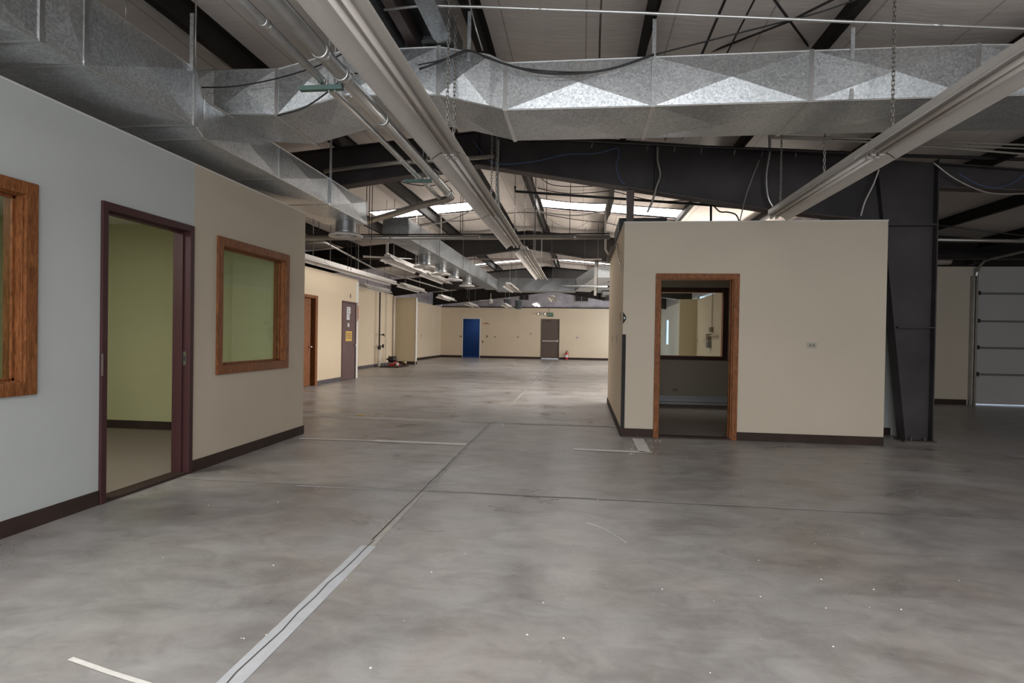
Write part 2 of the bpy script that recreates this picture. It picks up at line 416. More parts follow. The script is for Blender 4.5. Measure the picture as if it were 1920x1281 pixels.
for a, b in ((-8.3, RIDGE), (RIDGE, 12.2)):
    for k0, k1 in ((-6.4, -2.45), (-.35, 12.35), (13.45, 21.95), (22.85, 26.95), (27.85, 32.4)):
        rfm.add([(a, k0, zroof(a)+.1), (b, k0, zroof(b)+.1), (b, k1, zroof(b)+.1), (a, k1, zroof(a)+.1)], [(0, 1, 2, 3)])
struct(rfm.build('ceiling_roof', 'galv_dark'), 'metal roof sheeting above the insulation', 'roof')
wh = ['upper left of the hall ridge behind the nearest rafter', 'just right of the ridge behind the nearest rafter', 'right of the grey ceiling post, over the small room', 'left of the ridge behind the second rafter', 'right of the ridge behind the second rafter', 'far right behind the second rafter', 'farthest, unseen and added for light over the end of the hall', 'added for light, left of the ridge behind the viewer', 'added for light, just right of the ridge behind the viewer', 'added for light, third from the left behind the viewer', 'added for light, rightmost of the hall behind the viewer', 'added for light, over the lean-to behind the viewer']
for k, w in zip(SKY, wh):
    a, b, c, d = k
    m = MB().add([(a-.1, c-.06, zroof(a-.1)+.05), (b+.1, c-.06, zroof(b+.1)+.05), (b+.1, d+.06, zroof(b+.1)+.05), (a-.1, d+.06, zroof(a-.1)+.05)], [(0, 1, 2, 3)])
    t = thing('skylight', ((a+b)/2, (c+d)/2, zroof(a)), 'bright translucent roof skylight ' + w, 'skylight')
    m.build('panel', 'skylight', t)
    for yy in (c, d): MB().tube([(a+(b-a)*i/6, yy, zroof(a+(b-a)*i/6)-sag(a+(b-a)*i/6, yy)-.005) for i in range(7)], .014, 6).build('edge_angle', 'steel_red', t)

# left office block
holes_g = [(1.7, 3.19, .92, 2.098), (3.80, 4.70, 0, 2.14)]
struct(wallmesh(0, XL-.13, XL, -2.7, 4.76, 0, H, holes_g).build('wall_left', 'wall_gray'), 'pale grey painted partition of the left office, near part', 'wall')
struct(wallmesh(0, XL-.13, XL, 4.76, YL, 0, H, [(5.152, 6.35, .92, 2.098)]).build('wall_left_far', 'wall_cream'), 'cream painted partition of the left office around the framed window', 'wall')
struct(wallmesh(1, YL-.13, YL, -7.8, XL-.13, 0, H).build('wall_office_end', 'wall_cream'), 'end wall of the left office block', 'wall')
struct(wallmesh(1, YL-.15, YL-.13, -6.9, XL-.13, 0, 2.6).build('wall_office_inner', 'wall_green'), 'yellow-green painted wall seen through the left doorway', 'wall')
struct(wallmesh(0, -6.92, -6.9, -2.6, YL-.13, 0, 2.6).build('wall_office_left', 'wall_green'), 'green painted left wall inside the office', 'wall')
struct(wallmesh(1, -2.62, -2.6, -6.9, XL-.13, 0, 2.6).build('wall_office_back', 'wall_green'), 'green painted wall at the near end of the office', 'wall')
struct(MB().box(-4.15, XL-.135, 6.45, YL-.15, .012, 2.6).build('wall_office_stub', 'wall_green'), 'green wall return inside the office behind the framed window', 'wall')
struct(MB().box(-6.9, XL-.13, -2.6, YL-.15, 2.6, 2.66).build('ceiling_office', 'gypsum'), 'low ceiling inside the left office', 'ceiling')
struct(MB().box(XL-.16, XL+.001, -2.7, YL, H, H+.012).build('trim_3', 'gypsum'), None)
def baseboard(name, mat, *boxes, label=None):
    m = MB()
    for b in boxes: m.box(*b)
    return struct(m.build(name, mat, None, False, .003), label, 'baseboard' if label else None)
baseboard('baseboard_left', 'base', (XL, XL+.012, -2.6, 3.752, 0, .105), (XL, XL+.012, 4.75, YL+.012, 0, .105), label='dark brown vinyl base along the foot of the left office wall')
baseboard('baseboard_office', 'base', (-6.9, XL-.14, YL-.165, YL-.15, .012, .115), label='dark base inside the office below the green wall')

# door_1: maroon steel frame of the left doorway
d1 = thing('door_1', (XL, 4.25, 0), 'maroon steel door frame of the open doorway in the left wall', 'doorway', None, 'structure')
m = MB()
m.box(XL-.15, XL+.02, 3.757, 3.808, 0, 2.19); m.box(XL-.15, XL+.02, 4.693, 4.744, 0, 2.19); m.box(XL-.15, XL+.02, 3.808, 4.693, 2.135, 2.19)
m.build('frame', 'maroon', d1, False, .004)
m = MB(); m.box(XL-.10, XL-.045, 3.808, 3.824, 0, 2.135); m.box(XL-.10, XL-.045, 4.677, 4.693, 0, 2.135); m.box(XL-.10, XL-.045, 3.824, 4.677, 2.119, 2.135)
m.build('door_stop', 'maroon', d1, False, .002)
m = MB(); m.box(XL-.042, XL-.012, 4.688, 4.6925, .96, 1.08); m.build('strike_plate', 'steel_bright', d1)
MB().box(XL-.035, XL-.019, 4.6865, 4.689, 1.0, 1.04).build('strike_hole', 'black', d1)
m = MB(); m.box(XL+.02, XL+.024, 3.752, 3.764, .93, 1.09); m.build('hinge_leaf', 'steel_bright', d1)

def window_x(name, y0, y1, z0, z1, label):
    """wood cased window in the left wall, facing +X"""
    t = thing(name, (XL, (y0+y1)/2, z0), label, 'window', None, 'structure'); c = .082
    m = MB()
    m.box(XL, XL+.022, y0, y0+c, z0, z1); m.box(XL, XL+.022, y1-c, y1, z0, z1)
    m.box(XL, XL+.022, y0+c, y1-c, z0, z0+c); m.box(XL, XL+.022, y0+c, y1-c, z1-c, z1)
    m.build('window_casing', 'wood', t, False, .004)
    a, b, e, f = y0+c-.01, y1-c+.01, z0+c-.01, z1-c+.01; k = .018
    m = MB()
    m.box(XL-.13, XL+.002, a, a+k, e, f); m.box(XL-.13, XL+.002, b-k, b, e, f)
    m.box(XL-.13, XL+.002, a+k, b-k, e, e+k); m.box(XL-.13, XL+.002, a+k, b-k, f-k, f)
    m.box(XL-.06, XL-.045, a+k, a+k+.02, e, f); m.box(XL-.06, XL-.045, b-k-.02, b-k, e, f)
    m.box(XL-.06, XL-.045, a+k, b-k, e+k, e+k+.02); m.box(XL-.06, XL-.045, a+k, b-k, f-k-.02, f-k)
    m.build('window_frame', 'wood', t, False, .003)
    MB().box(XL-.072, XL-.066, a+k, b-k, e+k, f-k).build('glass', 'glass', t)
window_x('window_1', 1.63, 3.262, .848, 2.17, 'oak framed interior window at the left edge of the picture')
window_x('window_2', 5.08, 6.422, .85, 2.17, 'oak framed interior window between the left doorway and the wall end')

# right room
wr = [(.985, 1.895, 0, 2.03)]
struct(wallmesh(1, Y0, Y0+.12, X0, X1, 0, H, wr).build('wall_right', 'wall_cream'), 'cream front wall of the small room on the right', 'wall')
struct(wallmesh(0, X0, X0+.12, Y0+.12, YB, 0, H).build('wall_room_side', 'wall_hall'), 'cream side wall of the small room facing the hall', 'wall')
struct(wallmesh(0, X1-.12, X1, Y0+.12, YB, 0, H).build('wall_room_right', 'wall_cream'), 'right side wall of the small room', 'wall')
WB = (1.12, 2.64, .93, 2.15)
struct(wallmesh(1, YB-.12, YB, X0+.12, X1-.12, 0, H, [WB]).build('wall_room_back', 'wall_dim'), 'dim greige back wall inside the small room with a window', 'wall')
struct(MB().box(X0+.12, X1-.12, Y0+.12, YB-.12, 2.45, 2.52).build('ceiling_room', 'gypsum'), 'drywall ceiling of the small room', 'ceiling')
m = MB(); m.box(X0-.006, X1+.004, Y0-.006, Y0+.126, H, H+.012); m.box(X0-.006, X0+.126, Y0+.126, YB, H, H+.012)
struct(m.build('trim_4', 'gypsum'), None)
baseboard('baseboard_right', 'base', (X0-.012, .935, Y0-.012, Y0, 0, .105), (1.965, X1, Y0-.012, Y0, 0, .105), (X0-.012, X0, Y0, YB, 0, .105), label='dark brown vinyl base around the foot of the small room')
d4 = thing('door_4', (1.45, Y0, 0), 'oak cased open doorway of the small room on the right', 'doorway', None, 'structure')
m = MB(); c = .068
m.box(.935, .935+c, Y0-.02, Y0, 0, 2.092); m.box(1.962-c, 1.962, Y0-.02, Y0, 0, 2.092); m.box(.935+c, 1.962-c, Y0-.02, Y0, 2.092-c, 2.092)
m.build('casing', 'wood', d4, False, .004)
m = MB(); m.box(.985, 1.003, Y0-.002, Y0+.122, 0, 2.03); m.box(1.877, 1.895, Y0-.002, Y0+.122, 0, 2.03); m.box(1.003, 1.877, Y0-.002, Y0+.122, 2.012, 2.03)
m.box(1.003, 1.015, Y0+.05, Y0+.085, 0, 2.012); m.box(1.865, 1.877, Y0+.05, Y0+.085, 0, 2.012)
m.build('jamb', 'wood', d4, False, .002)
m = MB()
for z in (.42, 1.05, 1.72): m.box(1.003, 1.0055, Y0+.008, Y0+.04, z, z+.1)
m.build('hinge', 'brass', d4)
w3 = thing('window_3', (1.88, YB, .87), 'dark framed window in the back wall of the small room', 'window', None, 'structure')
m = MB(); a, b, e, f = 1.03, 2.712, .87, 2.226; c = .09
m.box(a, a+c, YB-.145, YB-.12, e, f); m.box(b-c, b, YB-.145, YB-.12, e, f); m.box(a+c, b-c, YB-.145, YB-.12, e, e+c-.02); m.box(a+c, b-c, YB-.145, YB-.12, f-c+.01, f)
m.build('window_casing', 'wood_dark', w3, False, .004)
m = MB(); a, b, e, f = WB
m.box(a, a+.018, YB-.12, YB, e, f); m.box(b-.018, b, YB-.12, YB, e, f); m.box(a, b, YB-.12, YB, e, e+.018); m.box(a, b, YB-.12, YB, f-.018, f)
m.build('window_frame', 'wood', w3)
MB().box(a+.018, b-.018, YB-.07, YB-.064, e+.018, f-.018).build('glass', 'glass', w3)
ht = thing('baseboard_heater', (2, YB-.16, .03), 'long grey electric heater along the foot of the room back wall', 'heater')
m = MB(); m.prism([(YB-.12, .04), (YB-.12, .20), (YB-.15, .20), (YB-.185, .175), (YB-.185, .155), (YB-.165, .15), (YB-.165, .085), (YB-.185, .08), (YB-.185, .04)], 0, .72, 3.5)
m.build('cover', 'heater', ht)
MB().box(.73, 3.49, YB-.18, YB-.167, .09, .145).build('front_panel', 'heater', ht)
MB().box(.73, 3.49, YB-.187, YB-.183, .078, .086).build('slot', 'black', ht)

# wall pieces around the column, the hall's right wall, the lean-to wall
struct(wallmesh(1, 8.39, 8.47, X1, 4.5, 0, 2.7).build('wall_column', 'wall_gray'), 'pale wall strip seen behind the steel column foot', 'wall')
baseboard('baseboard_column', 'base', (X1, 4.2, 8.378, 8.39, 0, .1))
struct(wallmesh(0, 4.42, 4.5, 8.47, YW, 0, 2.85).build('wall_lean', 'wall_cream'), 'hidden partition beside the lean-to', 'wall')
struct(wallmesh(0, XR, XR+.1, YB-.12, 22.3, 0, H, [(12.6, 15.8, .9, 2.5)]).build('wall_right_hall', 'wall_hall'), 'warm cream right wall of the hall seen through the small room window', 'wall')
struct(wallmesh(1, 22.2, 22.3, 3.66, XR, 0, H).build('wall_right_stub', 'wall_ochre'), 'ochre wall return seen through the small room window', 'wall')
struct(wallmesh(0, XR, XR+.1, 22.3, YF, 0, H+.1, [(23.8, 26.2, .9, 2.5), (29.2, 30.6, .96, 2.2)]).build('wall_right_far', 'gypsum'), 'bluish daylit right wall at the far end of the hall', 'wall')
struct(wallmesh(0, XR, XR+.1, YB-.12, YF, H+.1, 3.78).build('wall_right_upper', 'silver'), 'foil faced insulation above the right wall of the hall', 'wall')
struct(wallmesh(1, YB-.12, YB-.02, X1, XR, 0, 2.85).build('wall_room_link', 'wall_cream'), None)
struct(wallmesh(1, YW, YW+.12, 4.42, XRR, 0, 2.85, [(8.0, 11.3, 0, 2.83)]).build('wall_lean_end', 'wall_cream'), 'dim cream end wall of the lean-to beside the overhead door', 'wall')
struct(wallmesh(1, YW+.02, YW+.12, 4.5, XRR, 2.85, 3.65).build('wall_lean_upper', 'steel_brown'), None)
struct(wallmesh(0, XRR, XRR+.1, YBACK, YW, 0, 3.4).build('wall_lean_right', 'wall_cream'), None)
baseboard('baseboard_lean', 'base', (4.5, 7.93, YW-.012, YW, 0, .105), label='dark base of the end wall left of the overhead door')

# far walls
holes_f = [(-6.62, -5.67, 0, 2.19), (-2.21, -1.18, 0, 2.24)]
struct(wallmesh(1, YF, YF+.15, XF, XR, 0, 2.86, holes_f).build('wall_far', 'wall_hall'), 'cream end wall at the far end of the hall', 'wall')
fu = wallmesh(1, YF+.1, YF+.15, XF, XR, 2.86, 4.1, [(-3.45, -2.95, 3.3, 3.62), (-.35, .35, 3.25, 3.7)])
struct(fu.build('wall_far_upper', 'silver'), 'grey insulated upper part of the far end wall', 'wall')
for i, (a, b, e, f) in enumerate(((-3.45, -2.95, 3.3, 3.62), (-.35, .35, 3.25, 3.7))):
    t = thing('louver', ((a+b)/2, YF+.1, e), 'dark louvered opening high on the far wall, ' + ('left of the exit door' if i == 0 else 'upper right beyond the cross duct'), 'vent')
    mm = MB(); mm.box(a-.04, a, YF+.07, YF+.16, e-.04, f+.04); mm.box(b, b+.04, YF+.07, YF+.16, e-.04, f+.04); mm.box(a, b, YF+.07, YF+.16, f, f+.04); mm.box(a, b, YF+.07, YF+.16, e-.04, e)
    mm.box((a+b)/2-.012, (a+b)/2+.012, YF+.09, YF+.13, e, f); mm.build('frame', 'pipe_gray', t)
    MB().box(a, b, YF+.13, YF+.14, e, f).build('blade', 'black', t)
struct(MB().box(XF, XR, YF-.03, YF+.1, 2.83, 2.88).build('trim_5', 'steel_black'), None)
struct(MB().box(-4.6, XR, YF-.012, YF, 2.68, 2.83).build('trim_6', 'wall_hall'), None)
baseboard('baseboard_far', 'base', (XF, -6.64, YF-.015, YF, 0, .12), (-5.65, -2.22, YF-.015, YF, 0, .12), (-1.17, XR, YF-.015, YF, 0, .12), label='dark brown base along the far wall')
# left walls of the hall
struct(wallmesh(0, -6.4, -6.3, YL, 15.76, 0, 2.79, [(12.2, 13.16, 0, 2.1), (14.68, 15.56, 0, 2.09)]).build('wall_left_hall', 'wall_hall'), 'cream wall with the two brown doors on the left of the hall', 'wall')
struct(wallmesh(1, 15.66, 15.76, XF, -6.4, 0, 2.79).build('wall_left_return', 'wall_hall'), None)
struct(wallmesh(0, XF-.1, XF+.12, 15.76, 23.5, 0, 2.9).build('wall_left_mid', 'wall_hall'), 'cream left wall of the hall behind the standpipe', 'wall')
struct(wallmesh(0, XF-.1, XF, 23.5, YF+.15, 0, 2.86).build('wall_left_end', 'wall_hall'), 'cream left wall running to the far corner', 'wall')
struct(wallmesh(1, 23.42, 23.54, XF, -6.86, 0, 2.8).build('wall_left_stub', 'wall_ochre'), 'ochre projecting wall return on the left of the hall', 'wall')
struct(wallmesh(0, XF-.1, XF-.02, -6.2, YF+.15, 2.79, 3.72).build('wall_left_upper', 'silver'), 'silver foil insulation above the left wall of the hall', 'wall')
struct(wallmesh(0, XF-.1, XF, -6.2, 15.76, 0, 2.79).build('wall_left_outer', 'wall_hall'), None)
struct(MB().box(-6.86, -6.83, 23.4, 23.56, 0, 2.8).build('trim_7', 'gypsum'), None)
baseboard('baseboard_hall', 'base_gray', (-6.3, -6.288, YL, 12.1, 0, .105), (-6.3, -6.288, 13.25, 14.63, 0, .105), (XF+.12, XF+.132, 15.76, 23.4, 0, .105), label='grey base along the left walls of the hall')
baseboard('baseboard_hall_far', 'base', (XF, -6.83, 23.405, 23.42, 0, .13), (-6.83, -6.815, 23.405, 23.56, 0, .13), (XF, XF+.012, 23.54, YF, 0, .12), label='dark base from the ochre wall return to the far corner')
struct(MB().box(-6.31, -6.296, 15.58, 15.765, 0, 2.7).build('trim_8', 'gypsum'), None)

# wall behind the camera with three daylight openings
bh = [(-3.3, -.5, .3, 2.6), (-.1, 2.7, .3, 2.6), (3.1, 5.9, .3, 2.6)]
struct(wallmesh(1, YBACK-.1, YBACK, XF, XRR, 0, 4.25, bh).build('wall_back', 'wall_gray'), 'wall behind the viewer with three wide openings', 'wall')

# door_2 ajar in oak frame, door_3 closed purple-brown
d2 = thing('door_2', (-6.3, 12.68, 0), 'stained wood door standing ajar in an oak frame left of the purple-brown door', 'door', None, 'structure')
m = MB(); m.box(-6.42, -6.28, 13.08, 13.2, 0, 2.15); m.box(-6.42, -6.28, 12.15, 12.22, 0, 2.15); m.box(-6.42, -6.28, 12.22, 13.08, 2.08, 2.15)
m.build('frame', 'wood', d2, False, .004)
MB().box(-6.4, -6.355, 12.22, 12.98, .01, 2.07).build('leaf', 'wood', d2, False, .003)
m = MB(); m.lathe((-6.30, 12.90, .93), [(0, -.028), (.018, -.022), (.028, -.008), (.028, .008), (.018, .022), (0, .028)], 12); m.tube([(-6.36, 12.90, .93), (-6.32, 12.90, .93)], .012)
m.build('door_knob', 'steel_bright', d2, True)
d3 = thing('door_3', (-6.3, 15.12, 0), 'closed purple-brown door with paper notices and a yellow sign', 'door', None, 'structure')
m = MB(); m.box(-6.42, -6.285, 14.63, 14.68, 0, 2.13); m.box(-6.42, -6.285, 15.56, 15.61, 0, 2.13); m.box(-6.42, -6.285, 14.68, 15.56, 2.08, 2.13)
m.build('frame', 'maroon', d3, False, .004)
lf = MB().box(-6.345, -6.30, 14.68, 15.56, .01, 2.08).build('leaf', 'door_purple', d3, False, .003)
m = MB(); m.box(-6.299, -6.296, 14.95, 15.2, 1.80, 1.98); m.box(-6.299, -6.296, 14.95, 15.15, 1.63, 1.79); m.build('paper_notice', 'paper', d3)
MB().box(-6.299, -6.296, 15.02, 15.13, 1.44, 1.54).build('paper_notice', 'paper', d3)
MB().box(-6.299, -6.296, 14.9, 15.32, 1.05, 1.32).build('yellow_sign', 'yellow', d3)
m = MB()
for z in (1.24, 1.18, 1.12):
    for y in (14.94, 15.03, 15.12, 15.21): m.box(-6.2962, -6.2952, y, y+.06, z, z+.03)
m.build('sign_marks', 'door_purple', d3)
m = MB()
for z in (1.93, 1.88, 1.84, 1.75, 1.70): m.box(-6.2962, -6.2952, 14.98, 15.12, z, z+.012)
m.build('notice_lines', 'seam', d3)
m = MB(); m.lathe((-6.25, 15.47, .93), [(0, -.03), (.02, -.024), (.03, -.008), (.03, .008), (.02, .024), (0, .03)], 12); m.tube([(-6.30, 15.47, .93), (-6.26, 15.47, .93)], .013)
m.build('door_knob', 'steel_bright', d3, True)
m = MB()
for z in (.3, 1.7): m.box(-6.303, -6.292, 14.67, 14.70, z, z+.1)
m.build('hinge', 'brass', d3)

# far doors
d5 = thing('door_5', (-1.7, YF, 0), 'dark brown exit door with a silver push bar in the far wall', 'door', None, 'structure')
m = MB(); m.box(-2.21, -2.16, YF-.02, YF+.12, 0, 2.24); m.box(-1.23, -1.18, YF-.02, YF+.12, 0, 2.24); m.box(-2.16, -1.23, YF-.02, YF+.12, 2.19, 2.24)
m.build('frame', 'door_brown', d5, False, .004)
MB().box(-2.16, -1.23, YF+.02, YF+.065, .05, 2.19).build('leaf', 'door_brown', d5, False, .003)
m = MB(); m.box(-2.13, -1.26, YF-.06, YF-.02, .98, 1.05); m.box(-2.13, -2.07, YF-.02, YF+.02, .97, 1.06); m.box(-1.32, -1.26, YF-.03, YF+.02, .95, 1.1); m.build('push_bar', 'pipe_gray', d5, False, .005)
m = MB(); m.box(-2.05, -1.85, YF-.02, YF+.02, 2.08, 2.14); m.tube([(-1.87, YF-.02, 2.1), (-1.7, YF-.12, 2.1), (-1.62, YF-.0, 2.13)], .012); m.build('door_closer', 'door_brown', d5)
MB().box(-2.2, -1.19, YF-.02, YF+.02, 0, .045).build('threshold', 'steel_bright', d5)
d6 = thing('door_6', (-6.15, YF, 0), 'open doorway in the far wall showing a blue painted room', 'doorway', None, 'structure')
m = MB(); m.box(-6.68, -6.62, YF-.015, YF+.15, 0, 2.25); m.box(-5.67, -5.61, YF-.015, YF+.15, 0, 2.25); m.box(-6.62, -5.67, YF-.015, YF+.15, 2.19, 2.25)
m.build('frame', 'gypsum', d6)
m = MB(); m.box(-8.2, -4.2, YF+2.6, YF+2.7, 0, 2.7); m.box(-8.3, -8.2, YF+.15, YF+2.7, 0, 2.7); m.box(-4.2, -4.1, YF+.15, YF+2.7, 0, 2.7); m.box(-8.2, -4.2, YF+.15, YF+2.7, 2.6, 2.7); m.box(-8.2, -4.2, YF+.15, YF+.17, 2.2, 2.7)
struct(m.build('wall_blue_room', 'wall_blue'), 'blue painted walls of the room beyond the far doorway', 'wall')
struct(MB().box(-8.3, -4.1, YF, YF+2.7, -.1, .004).build('floor_blue_room', plain('blue_floor_paint', (.04, .11, .33), .4)), 'blue painted floor beyond the far doorway', 'floor')

# overhead door in the lean-to
od = thing('door_7', (9.65, YW, 0), 'pale sectional overhead door at the right edge of the picture', 'overhead door', None, 'structure')
zs = [0.02, .642, 1.189, 1.737, 2.306, 2.83]
for a, b in zip(zs[:-1], zs[1:]):
    MB().box(8.02, 11.3, YW+.0, YW+.05, a+.006, b-.006).build('door_panel', 'odoor', od, False, .006)
m = MB()
for z in zs[1:-1]: m.box(8.02, 11.3, YW-.022, YW, z-.03, z+.012)
m.build('rib', 'seam', od)
m = MB()
for z in zs[1:-1]:
    m.box(8.06, 8.14, YW-.035, YW-.02, z-.04, z+.04)
m.build('hinge', 'steel_black', od)
m = MB(); m.box(7.95, 8.0, YW-.06, YW, 0, 2.65); m.box(8.0, 8.055, YW-.09, YW-.08, 0, 2.65); m.box(8.0, 8.01, YW-.09, YW, 0, 2.65)
m.build('track', 'pipe_gray', od)
m = MB(); cp = [(8.03, YW-.05, 2.6)]+[(8.03, YW-.05-.35*(1-math.cos(a)), 2.6+.35*math.sin(a)) for a in (.4, .8, 1.2, 1.57)]+[(8.03, YW-2.8, 3.0)]
m.tube(cp, .028, 6); m.build('curved_track', 'pipe_gray', od)
m = MB(); m.tube([(7.9, YW-.15, 2.98), (11.4, YW-.15, 2.98)], .016); m.box(7.86, 7.98, YW-.22, YW, 2.88, 3.08); m.lathe((8.15, YW-.15, 2.94), [(.0, 0), (.07, 0), (.07, .08), (0, .08)], 14)
m.build('torsion_shaft', 'steel_black', od)
m = MB(); m.tube([(8.06, YW-.06, .58), (8.1, YW-.07, .62), (8.12, YW-.07, .58)], .008); m.box(8.05, 8.075, YW-.05, YW-.02, .56, .62); m.build('latch', 'steel_bright', od)
fo = thing('foil_roll', (7.1, YW-.2, 2.85), 'grey foil wrapped bundle lying on top of the lean-to end wall', 'insulation')
m = MB(); m.tube([(4.7, YW-.1, 2.97), (5.8, YW-.1, 2.98), (6.9, YW-.1, 2.97), (7.5, YW-.1, 2.96)], [.09, .1, .11, .08], 12); m.build('roll', 'foil', fo, True)

# ================================================================== STEEL FRAMES
def frame(y, label, first=False, right_to=XRR):
    t = thing('steel_rafter', (RIDGE, y, 0), label, 'steel beam'); st_ = 'steel' if first else 'steel_brown'
    top = [(x, zt(x)) for x in (XF, RIDGE, right_to)]
    # tapered web of the main span (bottom edge deepens towards the knees)
    bot = [(XF, 2.85), (-3.42, 3.37), (RIDGE, 3.63), (1.0, 3.215), (2.42, 2.97), (3.7, 2.82)]
    xs = sorted({XF, -5.5, -3.42, RIDGE, 1.0, 2.42, 3.7})
    def zb(x):
        for (a, za), (b, zb_) in zip(bot[:-1], bot[1:]):
            if a <= x <= b: return za+(zb_-za)*(x-a)/(b-a)
        return bot[-1][1]
    prof = [(x, zb(x)) for x in xs]+[(x, zt(x)) for x in reversed(xs)]
    MB().prism(prof, 1, y-.006, y+.006).build('web', st_, t)
    def flange(pts, name, mat, th=.012, w=.1):
        pr = [(x, z) for x, z in pts]+[(x, z+th) for x, z in reversed(pts)]
        MB().prism(pr, 1, y-w, y+w).build(name, mat, t)
    flange([(x, zb(x)-.012) for x in xs], 'bottom_flange', 'steel_red' if first else st_)
    flange([(x, zt(x)-.012) for x in xs], 'top_flange', st_)
    for x in (-4.8, -1.45, .95): MB().box(x-.006, x+.006, y-.09, y+.09, zb(x), zt(x)-.01).build('stiffener', st_, t)
    # knee and tapered column
    if first:
        kn = [(3.7, 2.82), (3.81, 2.75), (4.43, 2.75), (4.43, zt(4.43)), (3.7, zt(3.7))]
        MB().prism(kn, 1, y-.007, y+.007).build('knee_web', 'steel', t)
        MB().prism([(4.13, 0.02), (4.43, 0.02), (4.43, 2.75), (3.81, 2.75)], 1, y-.007, y+.007).build('column_web', 'steel', t)
        MB().prism([(4.118, .02), (4.132, .02), (3.822, 2.75), (3.712, zt(3.7)), (3.698, zt(3.7)), (3.806, 2.75)], 1, y-.1, y+.1).build('column_flange', 'steel', t)
        MB().box(4.43, 4.444, y-.1, y+.1, .02, zt(4.43)+.02).build('column_flange', 'steel', t)
        MB().box(3.84, 4.43, y-.1, y+.1, 2.75, 2.77).build('stiffener', 'steel', t)
        MB().box(4.0, 4.43, y-.1, y+.1, 1.45, 1.465).build('stiffener', 'steel', t)
        m = MB(); m.box(4.09, 4.47, y-.13, y+.13, 0, .02)
        m.build('base_plate', 'steel_red', t)
        for x in (4.2, 4.36): MB().lathe((x, y-.07, .02), [(0, 0), (.016, 0), (.016, .02), (.009, .02), (.009, .05), (0, .05)], 8).build('anchor_bolt', 'steel_red', t)
        # lighter beam over the lean-to
        MB().prism([(4.444, 3.24), (right_to, 2.86), (right_to, zt(right_to)-.05), (4.444, zt(4.444)-.03)], 1, y-.006, y+.006).build('web', 'steel', t)
        MB().prism([(4.444, 3.228), (right_to, 2.848), (right_to, 2.86), (4.444, 3.24)], 1, y-.09, y+.09).build('bottom_flange', 'steel_red', t)
        MB().prism([(4.444, zt(4.444)-.035), (right_to, zt(right_to)-.055), (right_to, zt(right_to)-.043), (4.444, zt(4.444)-.02)], 1, y-.09, y+.09).build('top_flange', 'steel', t)
    else:
        MB().prism([(3.7, 2.82), (XR, 2.75), (XR, zt(XR)), (3.7, zt(3.7))], 1, y-.006, y+.006).build('knee_web', st_, t)
    return t
frame(7.95, 'dark steel rafter nearest the viewer with the tapered column beside the small room', True)
frame(15.45, 'second dark steel rafter from the viewer, above the ceiling lights')
frame(23.3, 'third dark steel rafter, just in front of the far cross duct')
frame(30.2, 'farthest dark steel rafter near the end wall')

PL = {-6.5: 'far left roof purlin, lowest on the left slope', -4.98: 'roof purlin third to the left of the ridge', -3.45: 'thick dark roof purlin above the left duct', -1.91: 'roof purlin just left of the ridge', -.99: 'roof purlin just right of the ridge', .55: 'dark roof purlin above the middle of the cross duct', 2.07: 'wide dark roof purlin crossing above the right of the cross duct', 3.58: 'dark roof purlin leaving through the upper right corner', 5.1: 'first roof purlin over the lean-to, right of the steel column', 6.6: 'second roof purlin over the lean-to', 8.1: 'third roof purlin over the lean-to', 9.6: 'fourth roof purlin over the lean-to', 11.1: 'outermost roof purlin over the lean-to'}
for x, lab in PL.items():
    z = zt(x)
    m = MB().prism([(x-.075, z), (x, z), (x, z+.19), (x+.075, z+.19), (x+.075, z+.196), (x-.006, z+.196), (x-.006, z+.006), (x-.075, z+.006)], 1, -6, YF+.1 if x < XR else YW)
    # the web leans so that its dark side shows
    tag(m.build('roof_purlin', 'steel_brown'), lab, 'purlin')

# grey post standing on the small room
t = thing('ceiling_post', (.63, 7.95, H), 'grey square steel post between the small room and the nearest rafter', 'post')
MB().box(.583, .678, 7.90, 8.0, 2.755, 3.26).build('post', 'steel_red', t)
MB().box(.56, .70, 7.88, 8.02, 2.745, 2.757).build('base_plate', 'steel_red', t)

# ================================================================== DUCTS
def duct_seg(a, b, mat, parent, push=.012, name='duct_section'):
    """a, b: the four corners of two cross sections, same order; each side panel is cross-broken"""
    m = MB(); A = [Vector(v) for v in a]; B = [Vector(v) for v in b]
    cen = sum(A+B, Vector())/8
    for i in range(4):
        q = [A[i], A[(i+1) % 4], B[(i+1) % 4], B[i]]; c = sum(q, Vector())/4
        n = (q[1]-q[0]).cross(q[3]-q[0])
        if n.length == 0: continue
        n.normalize()
        if n.dot(c-cen) < 0: n = -n
        c += n*push
        m.add(q+[c], [(0, 1, 4), (1, 2, 4), (2, 3, 4), (3, 0, 4)])
    m.add(A, [(0, 1, 2, 3)]); m.add(B, [(0, 1, 2, 3)])
    return m.build(name, mat, parent)
def ring(a, d, w, g, mat, parent, name='joint_flange'):
    """a flange frame standing proud by g around section a, width w along d"""
    A = [Vector(v) for v in a]; c = sum(A, Vector())/4; d = Vector(d).normalized()
    O = []
    for v in A:
        r = v-c; r -= d*r.dot(d); o = Vector((math.copysign(g, r.x) if abs(d.x) < .7 else 0, math.copysign(g, r.y) if abs(d.y) < .7 else 0, math.copysign(g, r.z)))
        O.append(v+o)
    m = MB(); V = [v-d*w/2 for v in O]+[v+d*w/2 for v in O]
    fs = [(i, (i+1) % 4, (i+1) % 4+4, i+4) for i in range(4)]+[(0, 1, 2, 3), (4, 5, 6, 7)]
    m.add(V, fs); return m.build(name, mat, parent)
def secY(xa, xb, z0, z1, y): return [(xa, y, z0), (xb, y, z0), (xb, y, z1), (xa, y, z1)]
def secX(x, ya, yb, z0, z1): return [(x, ya, z0), (x, yb, z0), (x, yb, z1), (x, ya, z1)]
